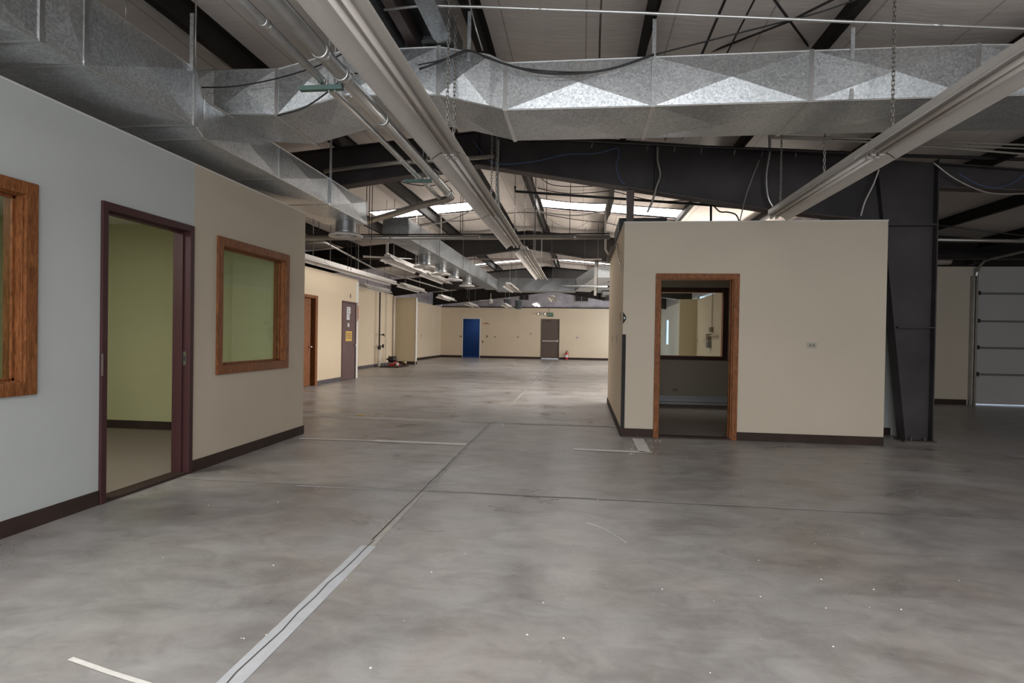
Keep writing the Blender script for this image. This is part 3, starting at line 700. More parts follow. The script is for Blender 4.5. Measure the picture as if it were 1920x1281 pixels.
def strap(x, y, z0, z1, parent, w=.03, name='hanger_strap', dx=0):
    return MB().box(x-w/2, x+w/2, y-.004, y+.004, z0, z1).build(name, 'galv', parent)

dl = thing('air_duct', (-3.4, 4, 2.9), 'galvanized air duct running along the top of the left wall', 'duct')
zz = (2.90, 3.345)
for a, b in ((.3, 1.7), (1.7, 2.95), (2.95, 3.247), (3.247, 4.26)):
    duct_seg(secY(-3.80, -3.08, *zz, a), secY(-3.80, -3.08, *zz, b), 'galv', dl, .032)
for y in (1.7, 2.95, 3.247, 4.26): ring(secY(-3.80, -3.08, *zz, y), (0, 1, 0), .03, .008, 'conduit', dl)
duct_seg(secY(-3.80, -3.08, *zz, 4.275), secY(-3.80, -3.17, 2.87, 3.205, 4.5), 'galv', dl, .0, 'duct_reducer')
for z, nm in ((2.90, 'seam_bead'), (3.345, 'seam_bead')): MB().tube([(-3.08, .3, z), (-3.08, 4.27, z), (-3.165, 4.5, z-.02 if z < 3 else 3.205), (-3.168, 8.2, 2.877 if z < 3 else 3.205)], .0055, 6).build(nm, 'conduit', dl)
z2 = (2.875, 3.205)
for a, b in ((4.5, 5.725), (5.725, 6.93), (6.93, 8.2)):
    duct_seg(secY(-3.80, -3.17, *z2, a), secY(-3.80, -3.17, *z2, b), 'galv', dl, .026)
for y in (4.5, 5.725, 6.93): ring(secY(-3.80, -3.17, *z2, y), (0, 1, 0), .024, .007, 'conduit', dl)
ring(secY(-3.80, -3.17, *z2, 8.2), (0, 1, 0), .02, .004, 'galv', dl)
strap(-3.155, 6.93, 2.9, 3.78, dl, .028); strap(-3.065, 4.2, 3.3, 3.75, dl, .03)
def diffuser(x, y, z1, parent, r=.13):
    m = MB().lathe((x, y, 0), [(r, z1), (r, z1-.14), (r*1.02, z1-.15), (r, z1-.16), (r, 2.69), (r*.92, 2.67), (r*.92, z1-.02)], 28)
    d = m.build('diffuser_collar', 'galv_dark', parent, True)
    m = MB().lathe((x, y, 0), [(r*.98, 2.70), (r*1.25, 2.672), (r*1.62, 2.655), (r*1.66, 2.665), (r*1.66, 2.68), (r*1.5, 2.69), (r*.98, 2.72)], 32)
    m.lathe((x, y, 0), [(0, 2.69), (r*.35, 2.685), (r*.5, 2.66), (r*.45, 2.652), (0, 2.67)], 20)
    m.lathe((x, y, 0), [(r*.62, 2.70), (r*.85, 2.665), (r*.8, 2.66), (r*.6, 2.69)], 20)
    m.build('diffuser_flange', 'white', d, True)
diffuser(-3.40, 8.0, 2.88, dl, .145)

dm = thing('air_duct', (0, 5.2, 3.2), 'large galvanized duct crossing the whole room under the roof in the foreground', 'duct')
YA, YBk = 4.82, 5.58
SX = [(-3.95, 3.23, 3.60), (-3.3, 3.22, 3.60), (-2.70, 3.18, 3.585), (-2.10, 3.33, 3.72), (-1.245, 3.31, 3.72), (-.80, 3.20, 3.63), (-.667, 3.165, 3.56), (.55, 3.16, 3.56), (1.77, 3.16, 3.56), (2.98, 3.16, 3.555), (4.2, 3.15, 3.5)]
for i, ((xa, a0, a1), (xb, b0, b1)) in enumerate(zip(SX[:-1], SX[1:])):
    duct_seg(secX(xa, YA, YBk, a0, a1), secX(xb, YA, YBk, b0, b1), 'galv', dm, .038 if i not in (5,) else .004)
for (x, a, b) in SX:
    if x in (-.80, -3.3, -3.95, -2.10): continue
    ring(secX(x, YA, YBk, a, b), (1, 0, 0), .035, .009, 'conduit', dm)
ring(secX(-2.0, YA, YBk, 3.32, 3.72), (1, 0, 0), .05, .006, 'white', dm)
for k_ in (1, 2): MB().tube([(q_[0], YA-.002, q_[k_]) for q_ in SX], .006, 6).build('seam_bead', 'conduit', dm)
strap(.55, YA-.012, 3.17, 3.86, dm, .03); strap(2.07, YA-.012, 3.16, 3.72, dm, .03); strap(-.98, YA-.012, 3.55, 4.0, dm, .03)
MB().lathe((.0, 5.2, 3.150), [(0, 0), (.018, 0), (.018, .01)], 12).build('plug', 'black', dm)
MB().lathe((-3.3, 3.6, 2.886), [(0, 0), (.018, 0), (.018, .01)], 12).build('plug', 'black', dl)

# plenum on the ridge, above the foreground
pm = thing('roof_plenum', (-1.35, 4, 3.75), 'galvanized plenum with dark recess above the foreground lamp row at the ridge', 'duct')
m = MB(); x0, x1, ya, yb, z0, z1 = -1.78, -1.12, 2.6, 5.2, 3.74, 3.95
m.box(x0, x0+.17, ya, yb, z0, z1); m.box(x1-.15, x1, ya, yb, z0, z1); m.box(x0+.17, x1-.15, ya, ya+.1, z0, z1); m.box(x0+.17, x1-.15, yb-.16, yb, z0, z1)
m.build('casing', 'galv_dark', pm)
MB().box(x0+.17, x1-.15, ya+.1, yb-.16, z1-.02, z1).build('recess', 'black', pm)
MB().box(x0+.24, x0+.33, ya+.1, yb-.16, z0+.04, z1-.02).build('rib', 'steel_red', pm)
m = MB()
m.lathe((x1-.24, yb-.10, z0-.003), [(0, 0), (.06, 0), (.06, .004)], 20); m.lathe((x1-.2, yb-.42, z0-.003), [(0, 0), (.065, 0), (.065, .004)], 20)
m.build('port', 'black', pm)

d3_ = thing('air_duct', (-3.17, 15, 2.9), 'long galvanized duct with four round diffusers down the left side of the hall', 'duct')
ye = [9.55, 10.3, 11.5, 12.7, 13.9, 15.1, 16.3, 17.5, 18.7, 20.35]
for a, b in zip(ye[:-1], ye[1:]):
    duct_seg(secY(-3.39, -2.95, 2.9, 3.24, a), secY(-3.39, -2.95, 2.9, 3.24, b), 'galv_dark', d3_, .016)
    ring(secY(-3.39, -2.95, 2.9, 3.24, b), (0, 1, 0), .02, .004, 'galv_dark', d3_)
duct_seg(secY(-3.39, -2.95, 2.9, 3.24, 9.54), secY(-3.39, -2.95, 2.9, 3.24, 9.56), 'galv_dark', d3_, .02, 'end_cap')
for y in (11.7, 13.1, 14.5, 16.2): diffuser(-3.26, y, 2.905, d3_, .135)
for y in (11.6, 14.0, 17.6):
    for x in (-3.42, -2.92): MB().tube([(x, y, 2.88), (x, y, zroof(x)-.06)], .005, 5).build('hanger_rod', 'steel_black', d3_)
d4_ = thing('air_duct', (-1.6, 20.8, 2.9), 'dull galvanized cross duct at the far end of the hall', 'duct')
xe = [-3.04, -2.3, -1.6, -.9, -.24]
for a, b in zip(xe[:-1], xe[1:]):
    duct_seg(secX(a, 20.4, 21.1, 2.87, 3.33), secX(b, 20.4, 21.1, 2.87, 3.33), 'galv_dark', d4_, .01)
    ring(secX(b, 20.4, 21.1, 2.87, 3.33), (1, 0, 0), .02, .004, 'galv_dark', d4_)
d5_ = thing('air_duct', (.1, 18, 2.9), 'short galvanized duct slanting from the far cross duct towards the small room', 'duct')
duct_seg([(-.24, 20.4, 2.87), (.3, 20.7, 2.87), (.3, 20.7, 3.3), (-.24, 20.4, 3.3)], [(.34, 15.9, 2.9), (.9, 15.9, 2.9), (.9, 15.9, 3.2), (.34, 15.9, 3.2)], 'galv', d5_, .01)
MB().box(.33, .40, 15.8, 15.86, 2.4, 3.3).build('support_leg', 'pipe_gray', d5_)
for x, y in ((.36, 15.83), (.62, 16.0), (.2, 19.5)): MB().tube([(x, y, 3.2), (x, y, zroof(x))], .006, 6).build('hanger_rod', 'steel_black', d5_)
# dark duct box sitting on the small room
db = thing('air_duct', (.7, 8.6, H), 'dark galvanized duct box lying on the small room behind the grey post', 'duct')
duct_seg(secX(.50, 8.15, 9.3, 2.757, 2.93), secX(1.15, 8.15, 9.3, 2.757, 2.93), 'steel', db, .004)
duct_seg(secX(1.15, 8.3, 9.1, 2.757, 2.86), secX(1.6, 8.3, 9.1, 2.757, 2.80), 'steel', db, 0)
st = thing('steel_angle', (.47, 10, 2.7), 'punched grey steel angle along the top of the small room side wall', 'steel angle')
m = MB(); m.prism([(.455, 2.72), (.525, 2.72), (.525, 2.79), (.517, 2.79), (.517, 2.728), (.455, 2.728)], 1, 9.35, YB-.02); m.build('angle', 'steel_red', st)
m = MB()
for y in (9.6, 9.9, 10.2, 10.5, 10.8, 11.1): m.lathe((.485, y, 2.712), [(0, 0), (.012, 0), (.012, .01)], 8)
m.build('bolt', 'steel_black', st)

# grey metal box pieces and stacked ducts right of the slanted duct
sb = thing('stacked_duct', (.8, 19, 2.6), 'stack of pale duct boxes seen beyond the corner of the small room', 'duct')
for i, (xa, xb, ya, z) in enumerate(((.62, 1.6, 18.5, 3.05), (.60, 1.5, 18.4, 2.9), (.50, 1.6, 18.6, 2.76), (.66, 1.7, 18.5, 2.62))):
    MB().box(xa, xb, ya, ya+1, z, z+.11).build('duct_box', 'galv_dark', sb, False, .01)
diff = MB().lathe((.95, 19, 0), [(.17, 2.62), (.17, 2.5), (.27, 2.47), (.27, 2.45), (0, 2.46)], 20).build('diffuser', 'galv_dark', sb, True)

# ================================================================== FLUORESCENT FIXTURES
LEN, WD = 2.40, .31
def profile():
    top = [(-.152, .012), (-.155, .0), (-.150, .0), (-.146, .010), (-.115, .034), (-.080, .054), (-.050, .064), (-.048, .070), (.048, .070), (.050, .064), (.080, .054), (.115, .034), (.146, .010), (.150, 0), (.155, 0), (.152, .012), (.118, .042), (.062, .072), (.062, .130), (-.062, .130), (-.062, .072), (-.118, .042)]
    return top
def fixture(x, y, z, label, group, lit=False, chains=(.12, 2.16), L=LEN, clen=.9, k=1.0):
    t = thing('fluorescent_light', (x, y, z), label, 'ceiling light', group)
    pf = [(p*k, q) for p, q in profile()]
    MB().prism([(p+x, q+z) for p, q in pf], 1, y, y+L).build('reflector', 'white', t)
    for s in (-.030, .030):
        MB().tube([(x+s*k, y+.045, z+.040), (x+s*k, y+L-.045, z+.040)], .0165, 12).build('lamp_tube', 'lit_tube' if lit else 'tube', t, True)
        for yy in (y+.008, y+L-.045):
            m = MB().box(x+s*k-.016, x+s*k+.016, yy, yy+.037, z+.018, z+.070); m.build('lamp_socket', 'white', t, False, .004)
        m = MB().lathe((x+s*k, y+.004, z+.038), [(0, 0), (.014, 0), (.014, .004), (0, .004)], 10); m.build('socket_plug', 'black', t)
    for yy in (y+.0, y+L-.014):
        MB().prism([(x+p*1.015*k, z+q+(.002 if q > .01 else -.001)) for p, q in [(-.155, 0), (-.146, .008), (-.115, .032), (-.080, .052), (-.050, .062), (.050, .062), (.080, .052), (.115, .032), (.146, .008), (.155, 0), (.152, .012), (.118, .044), (.062, .074), (-.062, .074), (-.118, .044), (-.152, .012)]], 1, yy, yy+.014).build('joint_band', 'white', t)
    clen = zroof(x)-sag(x, y+1)-z-.15
    for cy in chains:
        m = MB(); zc = z+.13; i = 0
        yy = y+cy
        while zc < z+.11+clen:
            if i % 2: m.box(x-.0035, x+.0035, yy-.011, yy-.006, zc, zc+.042); m.box(x-.0035, x+.0035, yy+.006, yy+.011, zc, zc+.042); m.box(x-.0035, x+.0035, yy-.011, yy+.011, zc, zc+.005); m.box(x-.0035, x+.0035, yy-.011, yy+.011, zc+.037, zc+.042)
            else: m.box(x-.011, x-.006, yy-.0035, yy+.0035, zc, zc+.042); m.box(x+.006, x+.011, yy-.0035, yy+.0035, zc, zc+.042); m.box(x-.011, x+.011, yy-.0035, yy+.0035, zc, zc+.005); m.box(x-.011, x+.011, yy-.0035, yy+.0035, zc+.037, zc+.042)
            zc += .034; i += 1
        m.build('hanger_chain', 'pipe_gray', t)
    return t
GL, GR, GW, GF = 'lamp row crossing the picture from the top centre', 'lamp row at the upper right', 'lamp rows at the left of the hall', 'small lamps far down the hall'
f0 = fixture(-1.09, 2.225, 2.70, 'long white twin tube light nearest the viewer in the centre row', GL, chains=(2.30,))
def put(x, y, z, label, group, chains=None, src=None):
    return fixture(x, y, z, label, group, chains=chains or ((.4, 2.0) if group in (GW, GF) else (.12, 2.16)))
put(-1.09, 4.643, 2.70, 'second twin tube light in the centre row, passing under the cross duct', GL)
put(-1.09, 7.063, 2.70, 'third twin tube light in the centre row, ending below the second rafter', GL)
put(-1.03, 10.1, 2.72, 'fourth light of the centre row, past a small gap', GL)
put(-1.03, 12.52, 2.72, 'fifth and last light of the centre row, its end before the far cross duct', GL)
f1 = fixture(2.27, .03, 2.70, 'twin tube light at the right edge of the picture, nearest in the right row', GR, chains=(1.0,))
put(2.27, 2.44, 2.70, 'second twin tube light of the right row, in front of the cross duct', GR)
put(2.27, 4.86, 2.70, 'last twin tube light of the right row, ending at the small room wall', GR, (.95, 2.16))
f2 = fixture(-5.5, 9.3, 2.70, 'light of the far left row directly behind the left wall end', GW, chains=(.4, 2.0), clen=.85)
put(-5.5, 11.72, 2.70, 'middle light of the long far left row above the oak framed door', GW)
put(-5.5, 14.14, 2.70, 'end light of the long far left row above the purple-brown door', GW)
put(-5.44, 17.0, 2.70, 'separate tilted light hanging left of the ochre wall return', GF)
put(-5.45, 21.8, 2.70, 'small light hanging above the ochre wall return', GF)
put(-5.35, 26.8, 2.70, 'small light near the far left corner above the blue doorway', GF)
put(-3.85, 11.1, 2.72, 'light hanging under the white fan between the two left duct lines', GW)
put(-3.85, 13.9, 2.72, 'second light in the row under the round diffusers', GW)
put(-6.75, 17.2, 2.70, 'light close along the left wall beside the standpipe', GW)
put(-2.14, 16.7, 2.70, 'light below the far cross duct, left of the centre row', GF)
put(-1.1, 21.7, 2.70, 'small light hanging above the exit sign', GF)
put(-3.65, 27.2, 2.70, 'small light near the far wall beside the grey pails', GF)
fixture(-2.07, 25.9, 2.70, 'glowing switched-on light in front of the far exit door', GF, True, chains=(.4, 2.0))

# ceiling fans
def fan(x, y, z, label, rad, ang):
    t = thing('ceiling_fan', (x, y, z), label, 'ceiling fan')
    m = MB().tube([(x, y, z+.08), (x, y, z+.32)], .014, 8); m.build('down_rod', 'white', t, True)
    m = MB().lathe((x, y, z), [(0, -.06), (.05, -.055), (.085, -.02), (.085, .03), (.05, .07), (.02, .1), (0, .1)], 20); m.build('motor', 'white', t, True)
    for k in range(4):
        a = ang+k*PI/2; ca, sa = math.cos(a), math.sin(a); m = MB()
        def P(r, w, h): return (x+r*ca-w*sa, y+r*sa+w*ca, z+h)
        m.add([P(.09, -.04, -.01), P(.09, .04, .01), P(rad, .06, .012), P(rad, -.06, -.012), P(.09, -.04, -.004), P(.09, .04, .016), P(rad, .06, .018), P(rad, -.06, -.006)], [(0, 1, 2, 3), (4, 5, 6, 7), (0, 1, 5, 4), (1, 2, 6, 5), (2, 3, 7, 6), (3, 0, 4, 7)])
        m.build('blade', 'white', t)
    m = MB()
    for a in (0.5, 2.6, 4.7): m.lathe((x+.06*math.cos(a), y+.06*math.sin(a), z-.1), [(0, -.03), (.03, -.015), (.035, .01), (.02, .04), (0, .04)], 10)
    m.build('lamp_shade', 'white', t, True)
fan(-4.05, 11.7, 2.86, 'white ceiling fan among the lights at the left of the hall', .5, .35)
fan(-3.95, 25, 2.80, 'white ceiling fan far down the hall above the blue doorway', .5, .1)

# ================================================================== PIPES AND CONDUITS
def pipe(name, pts, r, mat, label, cat='pipe', n=14, collars=()):
    t = thing(name, tuple(pts[0]), label, cat)
    MB().tube(pts, r, n).build('pipe', mat, t, True)
    for c in collars:
        i, f = int(c), c-int(c); a, b = Vector(pts[i]), Vector(pts[i+1]); p = a+(b-a)*f; d = (b-a).normalized()
        MB().tube([p-d*.03, p-d*.028, p+d*.028, p+d*.03], [r*1.02, r*1.13, r*1.13, r*1.02], n).build('coupling', mat, t, True)
    return t
pipe('conduit', [(-1.70, .8, 3.1), (-1.73, 7.45, 3.1)], .052, 'conduit', 'thick galvanized conduit pipe above the centre lamp row', 'conduit', 20, (.42, .47, .6, .97))
pipe('conduit', [(-1.87, .8, 3.085), (-1.90, 7.5, 3.085)], .028, 'conduit', 'thinner galvanized conduit beside the thick one, on its left', 'conduit', 14, (.36, .75))
pipe('conduit', [(-1.73, 7.47, 3.09), (-1.80, 7.56, 3.08), (-2.25, 7.85, 3.07), (-2.75, 8.3, 3.06), (-3.3, 8.75, 3.05), (-3.7, 9.05, 3.05)], .048, 'pipe_gray', 'grey insulated pipe running left from the conduit ends', 'pipe', 14)
for y, lab in ((3.98, 'green trapeze hanger nearest the viewer under the two conduits'), (6.47, 'green trapeze hanger below the nearest rafter under the two conduits')):
    t = thing('trapeze_hanger', (-1.87, y, 3.03), lab, 'hanger')
    MB().box(-2.05, -1.73, y-.02, y+.02, 3.015, 3.048).build('strut', 'strut', t)
    m = MB(); m.tube([(-1.79, y, 3.0), (-1.79, y, 4.1)], .006, 6); m.tube([(-1.835, y, 3.0), (-1.835, y, 4.1)], .006, 6); m.build('threaded_rod', 'conduit', t)
    m = MB(); m.tube([(-1.66, y, 3.05), (-1.645, y, 3.12), (-1.70, y, 3.165), (-1.755, y, 3.12), (-1.745, y, 3.05)], .006, 5); m.tube([(-1.92, y, 3.05), (-1.92, y, 3.09), (-1.885, y, 3.12), (-1.85, y, 3.09), (-1.85, y, 3.05)], .005, 5); m.build('clamp', 'conduit', t)
def pa(x, y, ax, v): return tuple(at(x, y, ax, v))
# thin conduit under the roof, right across
pts = [pa(560, 22, 1, 4.3), pa(720, 18, 1, 4.3), pa(795, 10, 1, 4.3), pa(900, 13, 1, 4.3), pa(1200, 24, 1, 4.3), pa(1600, 41, 1, 4.3), pa(1920, 54, 1, 4.3), pa(2000, 57, 1, 4.3)]
pipe('conduit', pts[1:], .011, 'conduit', 'thin conduit running right across the top of the picture', 'conduit', 8, (2.4, 4.5))
gp = pipe('sprinkler_pipe', [(-5.6, 9.5, 2.90), (-5.2, 9.5, 2.90), (.44, 9.5, 2.90)], .035, 'pipe_gray', 'horizontal grey pipe with hangers crossing the hall behind the first rafter', 'pipe', 14, (1.35, 1.62, 1.9))
m = MB(); m.tube([(-5.6, 9.5, 2.955), (.44, 9.5, 2.955)], .012, 6); m.build('tie_rod', 'steel_black', gp)
for x in (-4.0, -2.0, -.6): MB().tube([(x, 9.5, 2.87), (x, 9.5, zroof(x)-.06)], .006, 6).build('hanger_rod', 'steel_black', gp)
bp = pipe('gas_pipe', [pa(966, 350, 1, 9.1), pa(966, 359, 1, 9.1), pa(1180, 374, 1, 9.1), pa(1335, 385, 1, 9.1), pa(1450, 396, 1, 9.1)], .02, 'steel_black', 'black iron pipe with elbow below the nearest rafter, behind it', 'pipe', 10, (1.3, 2.5))
MB().tube([pa(1333, 384, 1, 9.1), pa(1333, 418, 1, 9.1)], .018, 8).build('branch', 'steel_black', bp)
MB().tube(curve([pa(1338, 386, 1, 9.1), pa(1350, 397, 1, 9.1), pa(1365, 398, 1, 9.1), pa(1380, 403, 1, 9.1), pa(1387, 418, 1, 9.1)]), .011, 8).build('hose', 'steel_black', bp, True)
tp = pipe('gas_pipe', [(.0-3.6, 7.7, 3.52), (-2.6, 7.7, 3.62), (-1.2, 7.7, 3.68)], .03, 'pipe_gray', 'grey pipe along the face of the nearest rafter on the left', 'pipe', 12, (1.2,))
tp2 = pipe('gas_pipe', [pa(950, 262, 1, 7.78), pa(1100, 265, 1, 7.78), pa(1300, 275, 1, 7.78), pa(1460, 281, 1, 7.78), pa(1700, 292, 1, 7.78), pa(1920, 299, 1, 7.78), pa(2100, 306, 1, 7.78)], .022, 'steel_black', 'black pipe with small hangers along the top of the nearest rafter', 'pipe', 10, (1.5, 3.5))
m = MB()
for x in (1111, 1215, 1266, 1316, 1378, 1430, 1493): m.tube([pa(x, 268+(x-1111)*.05, 1, 7.76), pa(x-2, 277+(x-1111)*.05, 1, 7.76)], .006, 5)
m.build('hanger_clip', 'conduit', tp2)
for i, (a, b, c, d, rr, lab) in enumerate(((1440, 255, 1920, 272, .012, 'upper'), (1440, 259, 1920, 279, .009, 'middle'), (1560, 262, 1920, 289, .012, 'lower'))):
    pipe('conduit', [pa(a, a and b, 1, 6.9), pa((a+c)/2, (b+d)/2-1, 1, 6.9), pa(c, d, 1, 6.9), pa(2100, d+(d-b)*.4, 1, 6.9)], rr, 'pipe_gray', lab+' of the three thin conduits right of the foreground cross duct', 'conduit', 8)
# flexible conduits hanging by the first rafter
def flex(name, px, y, r, mat, label, cat='conduit', ax=1):
    t = thing(name, pa(px[0][0], px[0][1], ax, y), label, cat)
    P = curve([pa(a, b, ax, y) for a, b in px], 10)
    rr = [r*(1+.12*(i % 2)) for i in range(len(P))]
    MB().tube(P, rr, 8).build('conduit', mat, t, True); return t
flex('flexible_conduit', [(935, 262), (934, 300), (933, 340), (935, 376), (937, 392)], 7.82, .014, 'conduit', 'silver flexible conduit hanging right of the centre lamp row')
flex('flexible_conduit', [(1233, 272), (1233, 300), (1238, 328), (1231, 350), (1224, 375), (1214, 398)], 7.82, .014, 'pipe_gray', 'grey flexible conduit with a kink hanging over the grey post area')
flex('flexible_conduit', [(1443, 252), (1443, 285), (1437, 330), (1440, 368), (1449, 388)], 7.82, .017, 'conduit', 'silver flexible conduit curving down behind the right lamp row end')
flex('flexible_conduit', [(1648, 318), (1638, 345), (1622, 378), (1614, 405)], 7.82, .009, 'cable_white', 'thin white cable curving in front of the rafter knee', 'cable')
cable('cable', [pa(1424, 300, 1, 7.8), pa(1412, 330, 1, 7.8), pa(1398, 370, 1, 7.8), pa(1387, 415, 1, 7.8)], .008, 'pipe_gray', 'thin grey rod leaning against the rafter right of the post', 'rod')
cable('cable', [pa(885, 262, 1, 7.8), pa(925, 305, 1, 7.75), pa(1000, 303, 1, 7.75), pa(1060, 290, 1, 7.75), pa(1115, 288, 1, 7.75), pa(1158, 277, 1, 7.75)], .006, 'cable_blue', 'blue cable strung along the nearest rafter', 'cable')
cable('cable', [pa(1160, 277, 1, 7.75), pa(1160, 295, 1, 7.75), pa(1155, 310, 1, 7.75), pa(1162, 335, 1, 7.75), pa(1172, 346, 1, 7.75)], .006, 'cable_blue', 'blue cable dropping to the grey post', 'cable')
cable('cable', [pa(1798, 326, 1, 7.8), pa(1830, 344, 1, 7.8), pa(1862, 352, 1, 7.8), pa(1895, 345, 1, 7.8), pa(1925, 325, 1, 7.8)], .005, 'cable_blue', 'blue cable loop on the lean-to beam', 'cable')
cable('cable', [pa(1750, 305, 1, 7.8), pa(1790, 335, 1, 7.8), pa(1840, 358, 1, 7.8), pa(1880, 364, 1, 7.8), pa(1930, 363, 1, 7.8)], .011, 'pipe_gray', 'grey cable sagging across the lean-to beam', 'cable')
t = cable('cable', [pa(786, 130, 1, 4.7), pa(820, 118, 1, 4.7), pa(850, 106, 1, 4.7), pa(880, 96, 1, 4.7), pa(910, 106, 1, 4.7), pa(950, 121, 1, 4.7), pa(1010, 136, 1, 4.7), pa(1080, 138, 1, 4.7), pa(1150, 128, 1, 4.7), pa(1226, 102, 1, 4.7)], .009, 'cable_black', 'thick black cable draped over the front of the cross duct', 'cable')
cable('cable', [pa(784, 122, 1, 4.71), pa(830, 112, 1, 4.71), pa(876, 94, 1, 4.71), pa(915, 110, 1, 4.71), pa(980, 128, 1, 4.71), pa(1060, 135, 1, 4.71), pa(1140, 131, 1, 4.71), pa(1226, 104, 1, 4.71)], .006, 'cable_black', 'thinner black cable beside the thick one on the cross duct', 'cable')
cable('cable', [pa(376, 164, 1, 4.72), pa(440, 162, 1, 4.72), pa(520, 147, 1, 4.72), pa(600, 122, 1, 4.72), pa(650, 96, 1, 4.72)], .006, 'gray_strip', 'dark cable across the left part of the cross duct', 'cable')
cable('cable', [pa(520, 217, 1, 4.74), pa(570, 202, 1, 4.74), pa(615, 172, 1, 4.74), pa(650, 142, 1, 4.74), pa(685, 137, 1, 4.74)], .007, 'cable_black', 'black cable curving under the conduits beside the duct hump', 'cable')
cable('cable', [pa(880, 0, 1, 4.5), pa(884, 20, 1, 4.5), pa(893, 55, 1, 4.5), pa(905, 95, 1, 4.6)], .007, 'pipe_gray', 'grey cable hanging from the roof left of the cross duct peak', 'cable')
# bracing rods under the roof at the upper right
pipe('brace_rod', [pa(1430, -30, 1, 4.3), pa(1520, 92, 1, 5.7)], .010, 'steel_black', 'dark brace rod slanting down to the right at the top right', 'rod', 8)
pipe('brace_rod', [pa(1325, 100, 1, 5.75), pa(1480, 40, 1, 5.0), pa(1620, -30, 1, 4.2)], .010, 'steel_black', 'dark brace rod rising to the right at the top right', 'rod', 8)
cable('cable', [pa(1225, 103, 1, 4.9), pa(1370, 66, 1, 4.9), pa(1480, 38, 1, 4.7), pa(1540, 22, 1, 4.6), pa(1620, -6, 1, 4.5)], .006, 'cable_black', 'black cable running from the cross duct strap up to the roof', 'cable')
pipe('sag_rod', [(1.07, 1.0, zt(1.07)+.05), (1.07, 7.9, zt(1.07)+.05)], .012, 'steel_black', 'dark roof rod right of the middle purlin', 'rod', 8)
pipe('sag_rod', [(1.29, 1.0, zt(1.29)+.06), (1.29, 7.9, zt(1.29)+.06)], .008, 'steel_black', 'thinner dark roof rod next to the first one', 'rod', 8)
cable('cable', [pa(1128, -10, 1, 4.6), pa(1125, 60, 1, 4.9), pa(1124, 108, 1, 5.5)], .008, 'steel_red', 'reddish cord hanging against the roof above the cross duct', 'cable')
pipe('brace_rod', [pa(200, -50, 1, 3.9), pa(480, 165, 1, 5.9)], .008, 'pipe_gray', 'pale thin rod across the dark purlin at the upper left', 'rod', 8)
pipe('hanger_rod', [pa(366, 128, 1, 4.3), pa(368, -40, 1, 4.3)], .007, 'pipe_gray', 'thin steel rod hanging in front of the left duct', 'rod', 6)
pipe('hanger_rod', [pa(236, 45, 1, 4.3), pa(236, -40, 1, 4.3)], .005, 'pipe_gray', 'thin steel rod above the left duct near the corner', 'rod', 6)
# behind the first rafter
pipe('pvc_pipe', [pa(1135, 396, 1, 10.6), pa(1135, 440, 1, 10.6), pa(1135, 468, 1, 10.6), pa(1142, 480, 1, 10.6), pa(1148, 478, 1, 10.6)], .018, 'pvc', 'white plastic pipe dropping beside the small room corner', 'pipe', 10)
cable('cable', [pa(988, 391, 1, 11.0), pa(1030, 400, 1, 11.0), pa(1085, 404, 1, 11.0), pa(1135, 396, 1, 11.0)], .014, 'cable_white', 'white tube sagging below the right skylight', 'cable')
cable('cable', [pa(1012, 393, 1, 11.2), pa(1040, 418, 1, 11.2), pa(1075, 428, 1, 11.2), pa(1105, 415, 1, 11.2), pa(1130, 398, 1, 11.2)], .006, 'cable_white', 'thin white cable hanging in a loop below the right skylight', 'cable')
cable('cable', [pa(783, 424, 1, 10.8), pa(830, 417, 1, 10.8), pa(866, 404, 1, 10.8), pa(890, 390, 1, 10.8)], .013, 'cable_white', 'white tube rising to the left skylight', 'cable')
pipe('pvc_pipe', [pa(827, 400, 1, 11.3), pa(827, 448, 1, 11.3)], .012, 'pvc', 'white drop pipe below the left skylight, right of its twin', 'pipe', 8)
pipe('pvc_pipe', [pa(785, 402, 1, 11.3), pa(785, 424, 1, 11.3)], .012, 'pvc', 'short white drop pipe below the left skylight', 'pipe', 8)
cable('cable', [pa(1000, 320, 1, 8.2), pa(1030, 345, 1, 8.6), pa(1075, 350, 1, 8.6), pa(1142, 348, 1, 8.4)], .006, 'cable_black', 'dark cable slung under the roof below the nearest rafter', 'cable')
cable('cable', [pa(575, 395, 1, 10), pa(583, 408, 1, 10), pa(592, 412, 1, 10), pa(602, 405, 1, 10), pa(607, 390, 1, 10)], .008, 'cable_black', 'black cable loop hanging beside the end of the left wall', 'cable')
for k, (a, b, c, d, y) in enumerate(((575, 505, 640, 512, 14), (715, 500, 690, 640, 0, ))[:0]): pass
